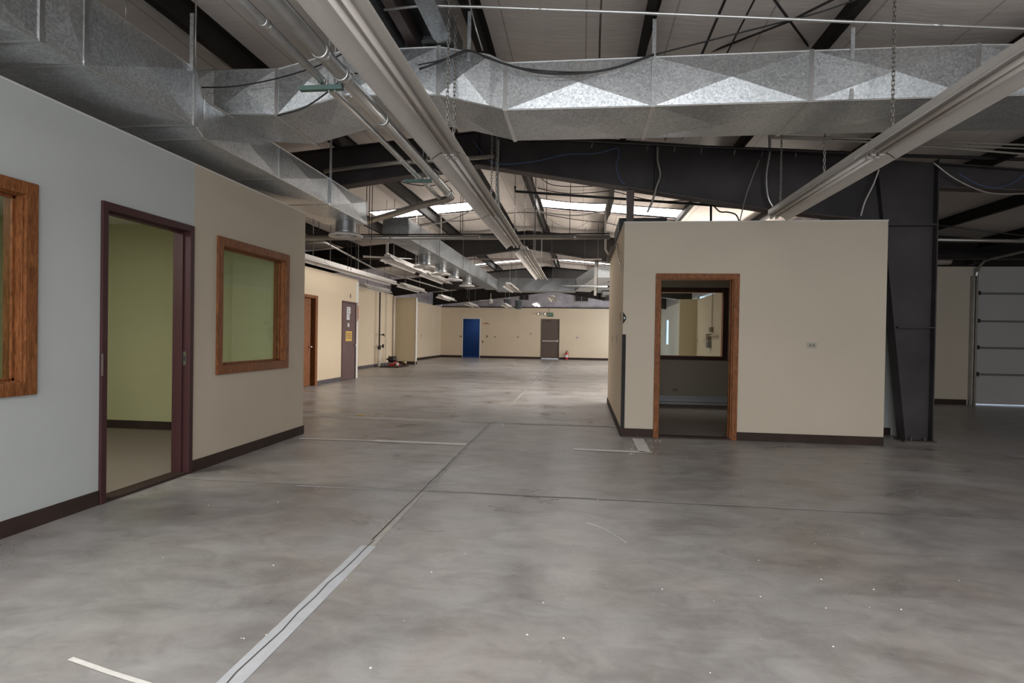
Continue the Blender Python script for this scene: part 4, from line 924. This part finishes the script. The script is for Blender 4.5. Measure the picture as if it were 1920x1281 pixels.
for i, (x, y0_, y1_, Y) in enumerate(((606, 390, 420, 10.3), (598, 392, 432, 10.3), (687, 375, 412, 8.4), (692, 372, 440, 8.4), (697, 370, 450, 8.4), (863, 360, 447, 9.6), (1068, 395, 447, 9.6), (1003, 350, 437, 9.0), (658, 448, 508, 12.5), (667, 440, 505, 12.5), (652, 475, 505, 12.5), (760, 500, 530, 14.5), (780, 530, 555, 21), (959, 470, 535, 17.5), (978, 490, 522, 19.5), (1041, 500, 522, 22.5), (967, 541, 578, 26), (1015, 500, 522, 22), (876, 540, 560, 19), (724, 440, 485, 11.5), (889, 480, 540, 18), (941, 500, 522, 20), (1096, 470, 500, 15), (1034, 470, 500, 15))):
    w = ['white rod beside the end of the left wall', 'thin rod left of the white rod', 'leftmost of the three thin rods at the end of the left duct', 'middle of the three thin rods at the end of the left duct', 'rightmost of the three thin rods at the end of the left duct', 'thin rod from the roof to the grey pipe left of the centre lamps', 'thin rod from the roof to the grey pipe right of the centre lamps', 'thin dark rod beside the ridge purlin', 'thin rod holding the far left lamp row', 'thin rod just right of the one holding the far left lamp row', 'short thin rod above the far left lamp row', 'thin rod over the lamp row below the fan', 'thin rod over the light left of the ochre wall', 'rod carrying the light below the far cross duct', 'thin rod in front of the far cross duct left part', 'thin rod in front of the far cross duct right part', 'thin rod beside the grey pails', 'thin rod over the middle of the far cross duct', 'cable like rod under the last round diffuser', 'white rod holding the near ceiling fan', 'thin rod above the long hall duct', 'thin rod at the left end of the far cross duct', 'thin rod right of the second rafter ridge', 'thin rod at the second rafter ridge'][i]
    lo_ = Vector(pa(x, y1_, 1, Y)); hi_ = (lo_.x, lo_.y, zroof(lo_.x)-sag(lo_.x, lo_.y)+.01)
    tag(MB().tube([lo_, hi_], .009 if i in (0, 19) else .006, 6).build('hanger_rod', 'white' if i in (0, 19) else 'steel_black'), w, 'rod')
pipe('conduit', [pa(575, 455, 1, 12), pa(610, 455, 1, 12.2), pa(700, 503, 1, 15), pa(840, 545, 1, 21)], .022, 'pipe_gray', 'long grey pipe running diagonally down the left of the hall', 'pipe', 8)
pipe('sprinkler_pipe', [(-6.8, 15.1, 3.29), (.5, 15.1, 3.29)], .02, 'steel_red', 'dark thin pipe below the second rafter', 'pipe', 8)
sr = pipe('strut_rail', [pa(1055, 537, 1, 14.5), pa(1139, 537, 1, 14.5)], .035, 'galv_dark', 'grey steel rail at the right end of the hall beside the small room', 'rail', 6)
q_ = Vector(pa(1120, 537, 1, 14.5)); MB().tube([q_, (q_.x, q_.y, zroof(q_.x))], .008, 6).build('hanger_rod', 'steel_black', sr)
# lean-to pipes
pipe('sprinkler_pipe', [(4.6, 11.0, 3.12), (11.2, 11.0, 2.98)], .032, 'pipe_gray', 'pale horizontal pipe above the lean-to end wall', 'pipe', 10)
pipe('conduit', [pa(1747, 421, 1, 9), pa(1920, 442, 1, 9), pa(2000, 450, 1, 9)], .012, 'steel_black', 'dark pipe sloping right from the steel column knee', 'pipe', 8)
pipe('gas_pipe', [(4.6, 12.6, 3.06), (9.0, 12.5, 3.02)], .10, 'steel_black', 'thick black pipe above the lean-to end wall', 'pipe', 14)
t = thing('gas_pipe', (9.1, 12.4, 3.1), 'red valve body at the end of the thick black pipe', 'valve')
MB().lathe((9.1, 12.5, 2.96), [(0, 0), (.06, .0), (.09, .06), (.06, .13), (0, .15)], 12).build('body', 'red', t, True)

# dark support wires under the insulation behind the first rafter
for i, (y, xa, xb, w) in enumerate(((9.0, -4.9, -2.0, 'nearest, left of the ridge'), (10.2, -4.9, -2.0, 'between the nearest rafter and the left skylight'), (11.3, -.9, 3.3, 'just before the right skylight'), (13.9, -4.9, -.9, 'behind the left skylight'), (14.1, -.9, 3.3, 'behind the right skylight'), (9.8, -.9, 3.3, 'near the black iron pipe'))):
    tag(MB().tube([(xa+(xb-xa)*k/24, y+.15*math.sin(k*.4+i), zroof(xa+(xb-xa)*k/24)-sag(xa+(xb-xa)*k/24, y)-.012-.03*math.sin(PI*k/24)) for k in range(25)], .009, 6).build('support_wire', 'steel_black', None, True), 'dark wire holding up the roof insulation, '+w, 'wire')

# ================================================================== SMALL THINGS
def plate_x(x, y, z, s, label, mat='plate', dark='plate_dark', horiz=False, name='wall_outlet', cat='outlet'):
    """cover plate on a wall with normal along X (s=+1 faces +X)"""
    a, b = (.058, .036) if horiz else (.036, .058)
    t = thing(name, (x, y, z), label, cat)
    MB().box(x, x+s*.006, y-a, y+a, z-b, z+b).build('cover_plate', mat, t, False, .002)
    for k in (-.02, .02): MB().box(x+s*.006, x+s*.008, y-.012+(k if horiz else 0), y+.012+(k if horiz else 0), z-.012+(0 if horiz else k), z+.012+(0 if horiz else k)).build('socket', dark, t)
def plate_y(x, y, z, label, mat='plate', dark='plate_dark', horiz=True, k=1.0, name='wall_outlet', cat='outlet', n=2):
    a, b = ((.058, .036) if horiz else (.036, .058)); a *= k; b *= k
    t = thing(name, (x, y, z), label, cat)
    MB().box(x-a, x+a, y-.006, y, z-b, z+b).build('cover_plate', mat, t, False, .002)
    for q in ((-.02*k, .02*k) if n == 2 else (0,)):
        MB().box(x-.013*k+(q if horiz else 0), x+.013*k+(q if horiz else 0), y-.008, y-.006, z-.013*k+(0 if horiz else q), z+.013*k+(0 if horiz else q)).build('socket', dark, t)
plate_y(2.837, Y0, 1.21, 'ivory double outlet on the cream front wall right of the oak doorway')
plate_y(1.78, YB-.12, .30, 'outlet above the heater inside the small room', 'plate_dark', 'black')
plate_x(X0, 9.9, 1.25, -1, 'outlet on the small room side wall, farther from the corner', 'plate', 'plate_dark')
plate_x(X0, 8.7, 1.25, -1, 'outlet on the small room side wall, nearer to the corner', 'plate', 'plate_dark')
plate_x(X0, 7.9, 1.55, -1, 'brown cover plate on the small room side wall under the bracket', 'plate_dark', 'pink', name='cover_plate', cat='cover plate')
plate_x(X0, 7.95, 2.22, -1, 'small junction box high on the small room side wall', 'pipe_gray', 'seam', name='junction_box', cat='electrical box')
for x, z, h, n, lab, mt in ((-6.747, 1.19, True, 2, 'outlet on the far wall left of the blue doorway', 'plate_dark'), (-5.49, .91, False, 1, 'low thermostat plate right of the blue doorway', 'plate_dark'), (-5.25, 1.21, False, 1, 'light switch right of the blue doorway', 'plate_dark'), (-4.79, 1.19, True, 2, 'outlet on the far wall, second right of the blue doorway', 'plate'), (-3.5, 1.2, True, 2, 'outlet in the middle of the far wall', 'plate'), (-2.78, 1.4, False, 2, 'switch plate left of the exit door', 'plate'), (-.21, 1.23, True, 2, 'outlet right of the fire extinguisher', 'plate')):
    plate_y(x, YF, z, lab, mt, 'seam', h, 1.15, n=n)
plate_x(-6.3, 15.19, 2.29, 1, 'small dark plate above the purple-brown door', 'plate_dark', 'black', name='cover_plate', cat='cover plate')
plate_x(XF+.12, 22.2, 1.2, 1, 'outlet on the left wall right of the standpipe', 'plate_dark', 'black')
plate_x(XF, 28.0, 1.2, 1, 'outlet on the left wall near the far corner', 'plate_dark', 'black')
plate_x(XR, 22.0, 1.2, -1, 'outlet seen through the small room window at the wall corner', 'plate_dark', 'black')
plate_x(XR, 20.9, 1.2, -1, 'pale outlet seen through the small room window', 'plate', 'plate_dark')
# electrical boxes on the hall's right wall, seen through the window
eb = thing('electrical_box', (XR, 19.6, 1.5), 'conduit with boxes on the hall wall seen through the small room window', 'electrical box')
m = MB(); m.tube([(XR-.03, 19.6, 3.0), (XR-.03, 19.6, 1.65)], .016, 8); m.build('conduit', 'pipe_gray', eb)
MB().box(XR-.1, XR, 19.5, 19.72, 1.5, 1.66).build('switch_box', 'plate_dark', eb)
MB().box(XR-.1, XR, 18.7, 20.0, 1.36, 1.40).build('raceway', 'pipe_gray', eb)
MB().box(XR-.12, XR, 19.8, 20.1, 1.22, 1.44).build('lever_box', 'plate_dark', eb)
MB().box(XR-.12, XR, 19.75, 20.02, .98, 1.2).build('meter_box', 'seam', eb)
# exit sign, emergency light
es = thing('exit_sign', (-1.70, YF, 2.47), 'green EXIT sign above the brown exit door', 'exit sign')
MB().box(-1.86, -1.54, YF-.07, YF-.01, 2.37, 2.575).build('housing', 'black', es, False, .004)
MB().box(-1.845, -1.555, YF-.074, YF-.07, 2.385, 2.56).build('face', 'exit_green', es)
MB().tube([(-1.78, YF-.04, 2.575), (-1.78, YF-.04, 2.83)], .008, 6).build('stem', 'black', es)
fc = bpy.data.curves.new('lettering', 'FONT'); fc.body = 'EXIT'; fc.size = .15; fc.extrude = .001; fc.align_x = 'CENTER'; fc.align_y = 'CENTER'
fo_ = bpy.data.objects.new('lettering_curve', fc); C.objects.link(fo_)
bpy.context.view_layer.update()
fm = bpy.data.meshes.new_from_object(fo_.evaluated_get(bpy.context.evaluated_depsgraph_get()))
bpy.data.objects.remove(fo_); fm.materials.clear(); fm.materials.append(M['exit_letters'])
tx = bpy.data.objects.new('lettering', fm); C.objects.link(tx); tx.parent = es
tx.location = (0, -.077, .003); tx.rotation_euler = (PI/2, 0, 0)
em = thing('emergency_light', (-2.18, YF, 2.5), 'two headed emergency light left of the EXIT sign', 'emergency light')
MB().box(-2.30, -2.06, YF-.06, YF, 2.45, 2.58).build('body', 'pipe_gray', em, False, .01)
for x in (-2.37, -1.99):
    MB().tube([(x, YF-.11, 2.51), (x, YF-.09, 2.51), (x, YF-.03, 2.51)], [.055, .06, .04], 14).build('lamp_head', 'plate_dark', em, True)
    MB().tube([(x, YF-.116, 2.51), (x, YF-.111, 2.51)], .045, 14).build('lens', 'lens', em)
# fire extinguisher
fe = thing('fire_extinguisher', (-.775, YF-.14, 0), 'red fire extinguisher standing at the foot of the far wall', 'fire extinguisher')
x, y = -.775, YF-.14
MB().lathe((x, y, 0), [(0, 0), (.075, 0), (.08, .02), (.08, .32), (.065, .37), (.03, .40), (.03, .42), (0, .42)], 20).build('cylinder', 'red', fe, True)
m = MB(); m.box(x-.02, x+.02, y-.02, y+.02, .42, .46); m.box(x-.01, x+.09, y-.01, y+.01, .46, .475); m.box(x-.01, x+.08, y-.01, y+.01, .50, .515); m.box(x-.01, x+.01, y-.01, y+.01, .46, .51); m.build('valve', 'black', fe)
MB().tube(curve([(x+.02, y, .44), (x+.1, y, .42), (x+.12, y, .3), (x+.1, y, .12)]), .01, 8).build('hose', 'red', fe, True)
MB().lathe((x, y, 0), [(.081, .13), (.081, .27)], 20).build('label', 'paper', fe)
# red marks near the blue doorway
rs = thing('notice', (-5.25, YF, 1.95), 'small red notice on the far wall beside the blue doorway', 'sign')
m = MB(); m.box(-5.5, -5.12, YF-.004, YF, 1.9, 1.95); m.box(-5.4, -5.2, YF-.004, YF, 1.95, 1.99); m.build('notice', 'pink', rs)
vs = thing('wall_sign', (-6.3, 15.7, 1.87), 'narrow vertical faded red and white sign at the wall end right of the purple-brown door', 'sign')
sg = MB().box(-6.296, -6.28, 15.66, 15.745, 1.60, 2.13).build('sign_board', 'pink', vs)
m = MB(); m.box(-6.281, -6.278, 15.665, 15.74, 2.05, 2.12); m.box(-6.281, -6.278, 15.665, 15.74, 1.61, 1.66); m.build('white_band', 'paper', vs)
# corner guard and bracket on the small room
tag(MB().box(X0-.005, X0+.043, Y0-.006, Y0, .105, 1.31).build('corner_guard', 'gray_strip'), 'dark grey strip up the corner of the small room front wall', 'corner guard')
bk = thing('hose_bracket', (X0, Y0, 1.52), 'small blue-grey metal bracket on the corner of the small room', 'bracket')
m = MB(); m.add([(X0+.002, Y0-.004, 1.44), (X0+.04, Y0-.012, 1.50), (X0+.04, Y0-.012, 1.54), (X0+.002, Y0-.004, 1.60), (X0+.002, Y0-.001, 1.44), (X0+.04, Y0-.001, 1.50), (X0+.04, Y0-.001, 1.54), (X0+.002, Y0-.001, 1.60)], [(0, 1, 2, 3), (4, 5, 6, 7), (0, 1, 5, 4), (1, 2, 6, 5), (2, 3, 7, 6), (3, 0, 4, 7)]); m.build('plate', 'gray_strip', bk)
m = MB(); m.box(X0+.012, X0+.028, Y0-.016, Y0-.008, 1.505, 1.535); m.build('slot', 'paper', bk)
cable('cable', [(X0-.006, 9.0, 2.72), (X0-.008, 8.6, 2.45), (X0-.008, 8.2, 2.3), (X0-.008, 7.95, 2.27)], .006, 'pipe_gray', 'thin grey wire on the small room side wall', 'cable')
# standpipe
sp = thing('standpipe', (-7.62, 21.3, 0), 'dark vertical standpipe with two side valves over a white base pipe', 'pipe')
x, y = -7.62, 21.2
MB().tube([(x, y, .72), (x, y, 2.95)], .028, 10).build('riser', 'steel_black', sp, True)
MB().tube([(x, y, 0), (x, y, .66)], .055, 12).build('base_pipe', 'pvc', sp, True)
m = MB(); m.lathe((x, y, .66), [(.03, 0), (.07, .03), (.07, .1), (.03, .15)], 10); m.tube([(x, y, .79), (x+.05, y+.28, .79)], .022, 8); m.tube([(x+.05, y+.28, .73), (x+.05, y+.28, .86)], .04, 8); m.build('lower_valve', 'steel_black', sp, True)
m = MB(); m.tube([(x, y, 1.23), (x+.05, y+.28, 1.23)], .018, 8); m.tube([(x+.05, y+.28, 1.19), (x+.05, y+.28, 1.27)], .03, 8); m.build('upper_valve', 'steel_black', sp, True)
MB().tube([(x+.05, y+.28, 0), (x+.05, y+.28, .75)], .008, 6).build('tube', 'pipe_gray', sp)
tag(MB().tube([(-7.74, 22.3, 0), (-7.74, 22.3, 2.95)], .012, 6).build('conduit', 'pipe_gray'), 'thin conduit up the left wall beside the standpipe', 'conduit')
tag(MB().tube([(-7.72, 23.2, 0), (-7.72, 23.2, 2.82)], .05, 10).build('pvc_pipe', 'pvc', None, True), 'tall white plastic pipe in front of the ochre wall return', 'pipe')
# pump on a mat
mt = thing('floor_mat', (-7.1, 21.4, 0), 'thin dark board lying on the floor by the left wall', 'board')
MB().box(-7.5, -6.75, 20.9, 22.2, 0, .04).build('board', 'base', mt, False, .01)
pp = thing('water_pump', (-7.25, 21.8, .04), 'small black and red motor pump on the dark board', 'pump')
m = MB(); m.tube([(-7.42, 21.7, .28), (-7.12, 21.75, .28)], .12, 16); m.tube([(-7.5, 21.69, .28), (-7.42, 21.7, .28)], .03, 8); m.build('motor', 'steel_black', pp, True)
m = MB(); m.box(-7.35, -7.02, 21.55, 21.9, .04, .12); m.tube([(-7.1, 21.6, .04), (-7.1, 21.6, .2)], .05, 10); m.build('pump_base', 'red', pp)
MB().lathe((-7.0, 21.5, .04), [(0, 0), (.06, 0), (.06, .1), (.03, .13), (0, .13)], 12).build('filter', 'pvc', pp, True)
tag(MB().lathe((-6.9, 22.1, .04), [(0, 0), (.08, 0), (.09, .12), (.08, .16), (0, .16)], 14).build('bucket', 'brass', None, True), 'small tan can on the board beside the pump', 'can')
# grey pails near the far wall top
for x, z, r, lab in ((-3.95, 2.82, .20, 'dark grey pail shaped fitting left of its twin at the far wall top'), (-3.35, 2.76, .20, 'grey pail shaped fitting hanging under a bracket at the far wall top')):
    t = thing('pail', (x, 30.7, z), lab, 'pail'); m = MB().lathe((x, 30.7, z-.05), [(0, 0), (r*.8, 0), (r, .42), (r*1.08, .42), (r*1.08, .45), (r*.9, .45), (0, .40)], 20); m.build('body', 'pail', t, True)
    MB().tube([(x, 30.7, z+.38), (x, 30.7, zroof(x)-.06)], .008, 6).build('hanger', 'steel_black', t)
# debris on the floor
for i, (px, py, lab) in enumerate(((676, 779, 'small yellow scrap on the floor joint left of centre'), (1202, 958, ''), )):
    if lab: 
        p = at(px, py, 2, .004); tag(MB().box(p.x-.06, p.x+.06, p.y-.02, p.y+.05, .003, .006).build('paper_scrap', 'yellow'), lab, 'scrap')
def crumbs(name, px, label, mat='chalk'):
    m = MB()
    for (a, b, s) in px:
        p = at(a, b, 2, 0); m.add([(p.x-s, p.y-s*.4, .001), (p.x+s*.6, p.y-s, .001), (p.x+s, p.y+s*.5, .001), (p.x-s*.4, p.y+s, .001), (p.x, p.y, .001+s*.8)], [(0, 1, 4), (1, 2, 4), (2, 3, 4), (3, 0, 4)])
    tag(m.build(name, mat), label, 'debris', None, 'stuff')
rp = [(random.uniform(1180, 1240), random.uniform(821, 852), random.uniform(.003, .01)) for _ in range(40)]+[(random.uniform(930, 945), random.uniform(795, 799), .01) for _ in range(8)]
crumbs('plaster_crumbs', rp, 'scattered white plaster crumbs in front of the oak doorway')
rp = [(random.uniform(300, 1800), random.uniform(830, 1270), random.uniform(.002, .006)) for _ in range(70)]
crumbs('floor_debris', rp, 'tiny pale crumbs scattered over the concrete floor')
cable('straw', [(.05, 3.95, .004), (.16, 3.85, .004), (.26, 3.68, .004), (.3, 3.6, .004)], .003, 'cable_white', 'thin pale straw lying on the concrete in the middle foreground', 'straw')
bpy.context.view_layer.update()
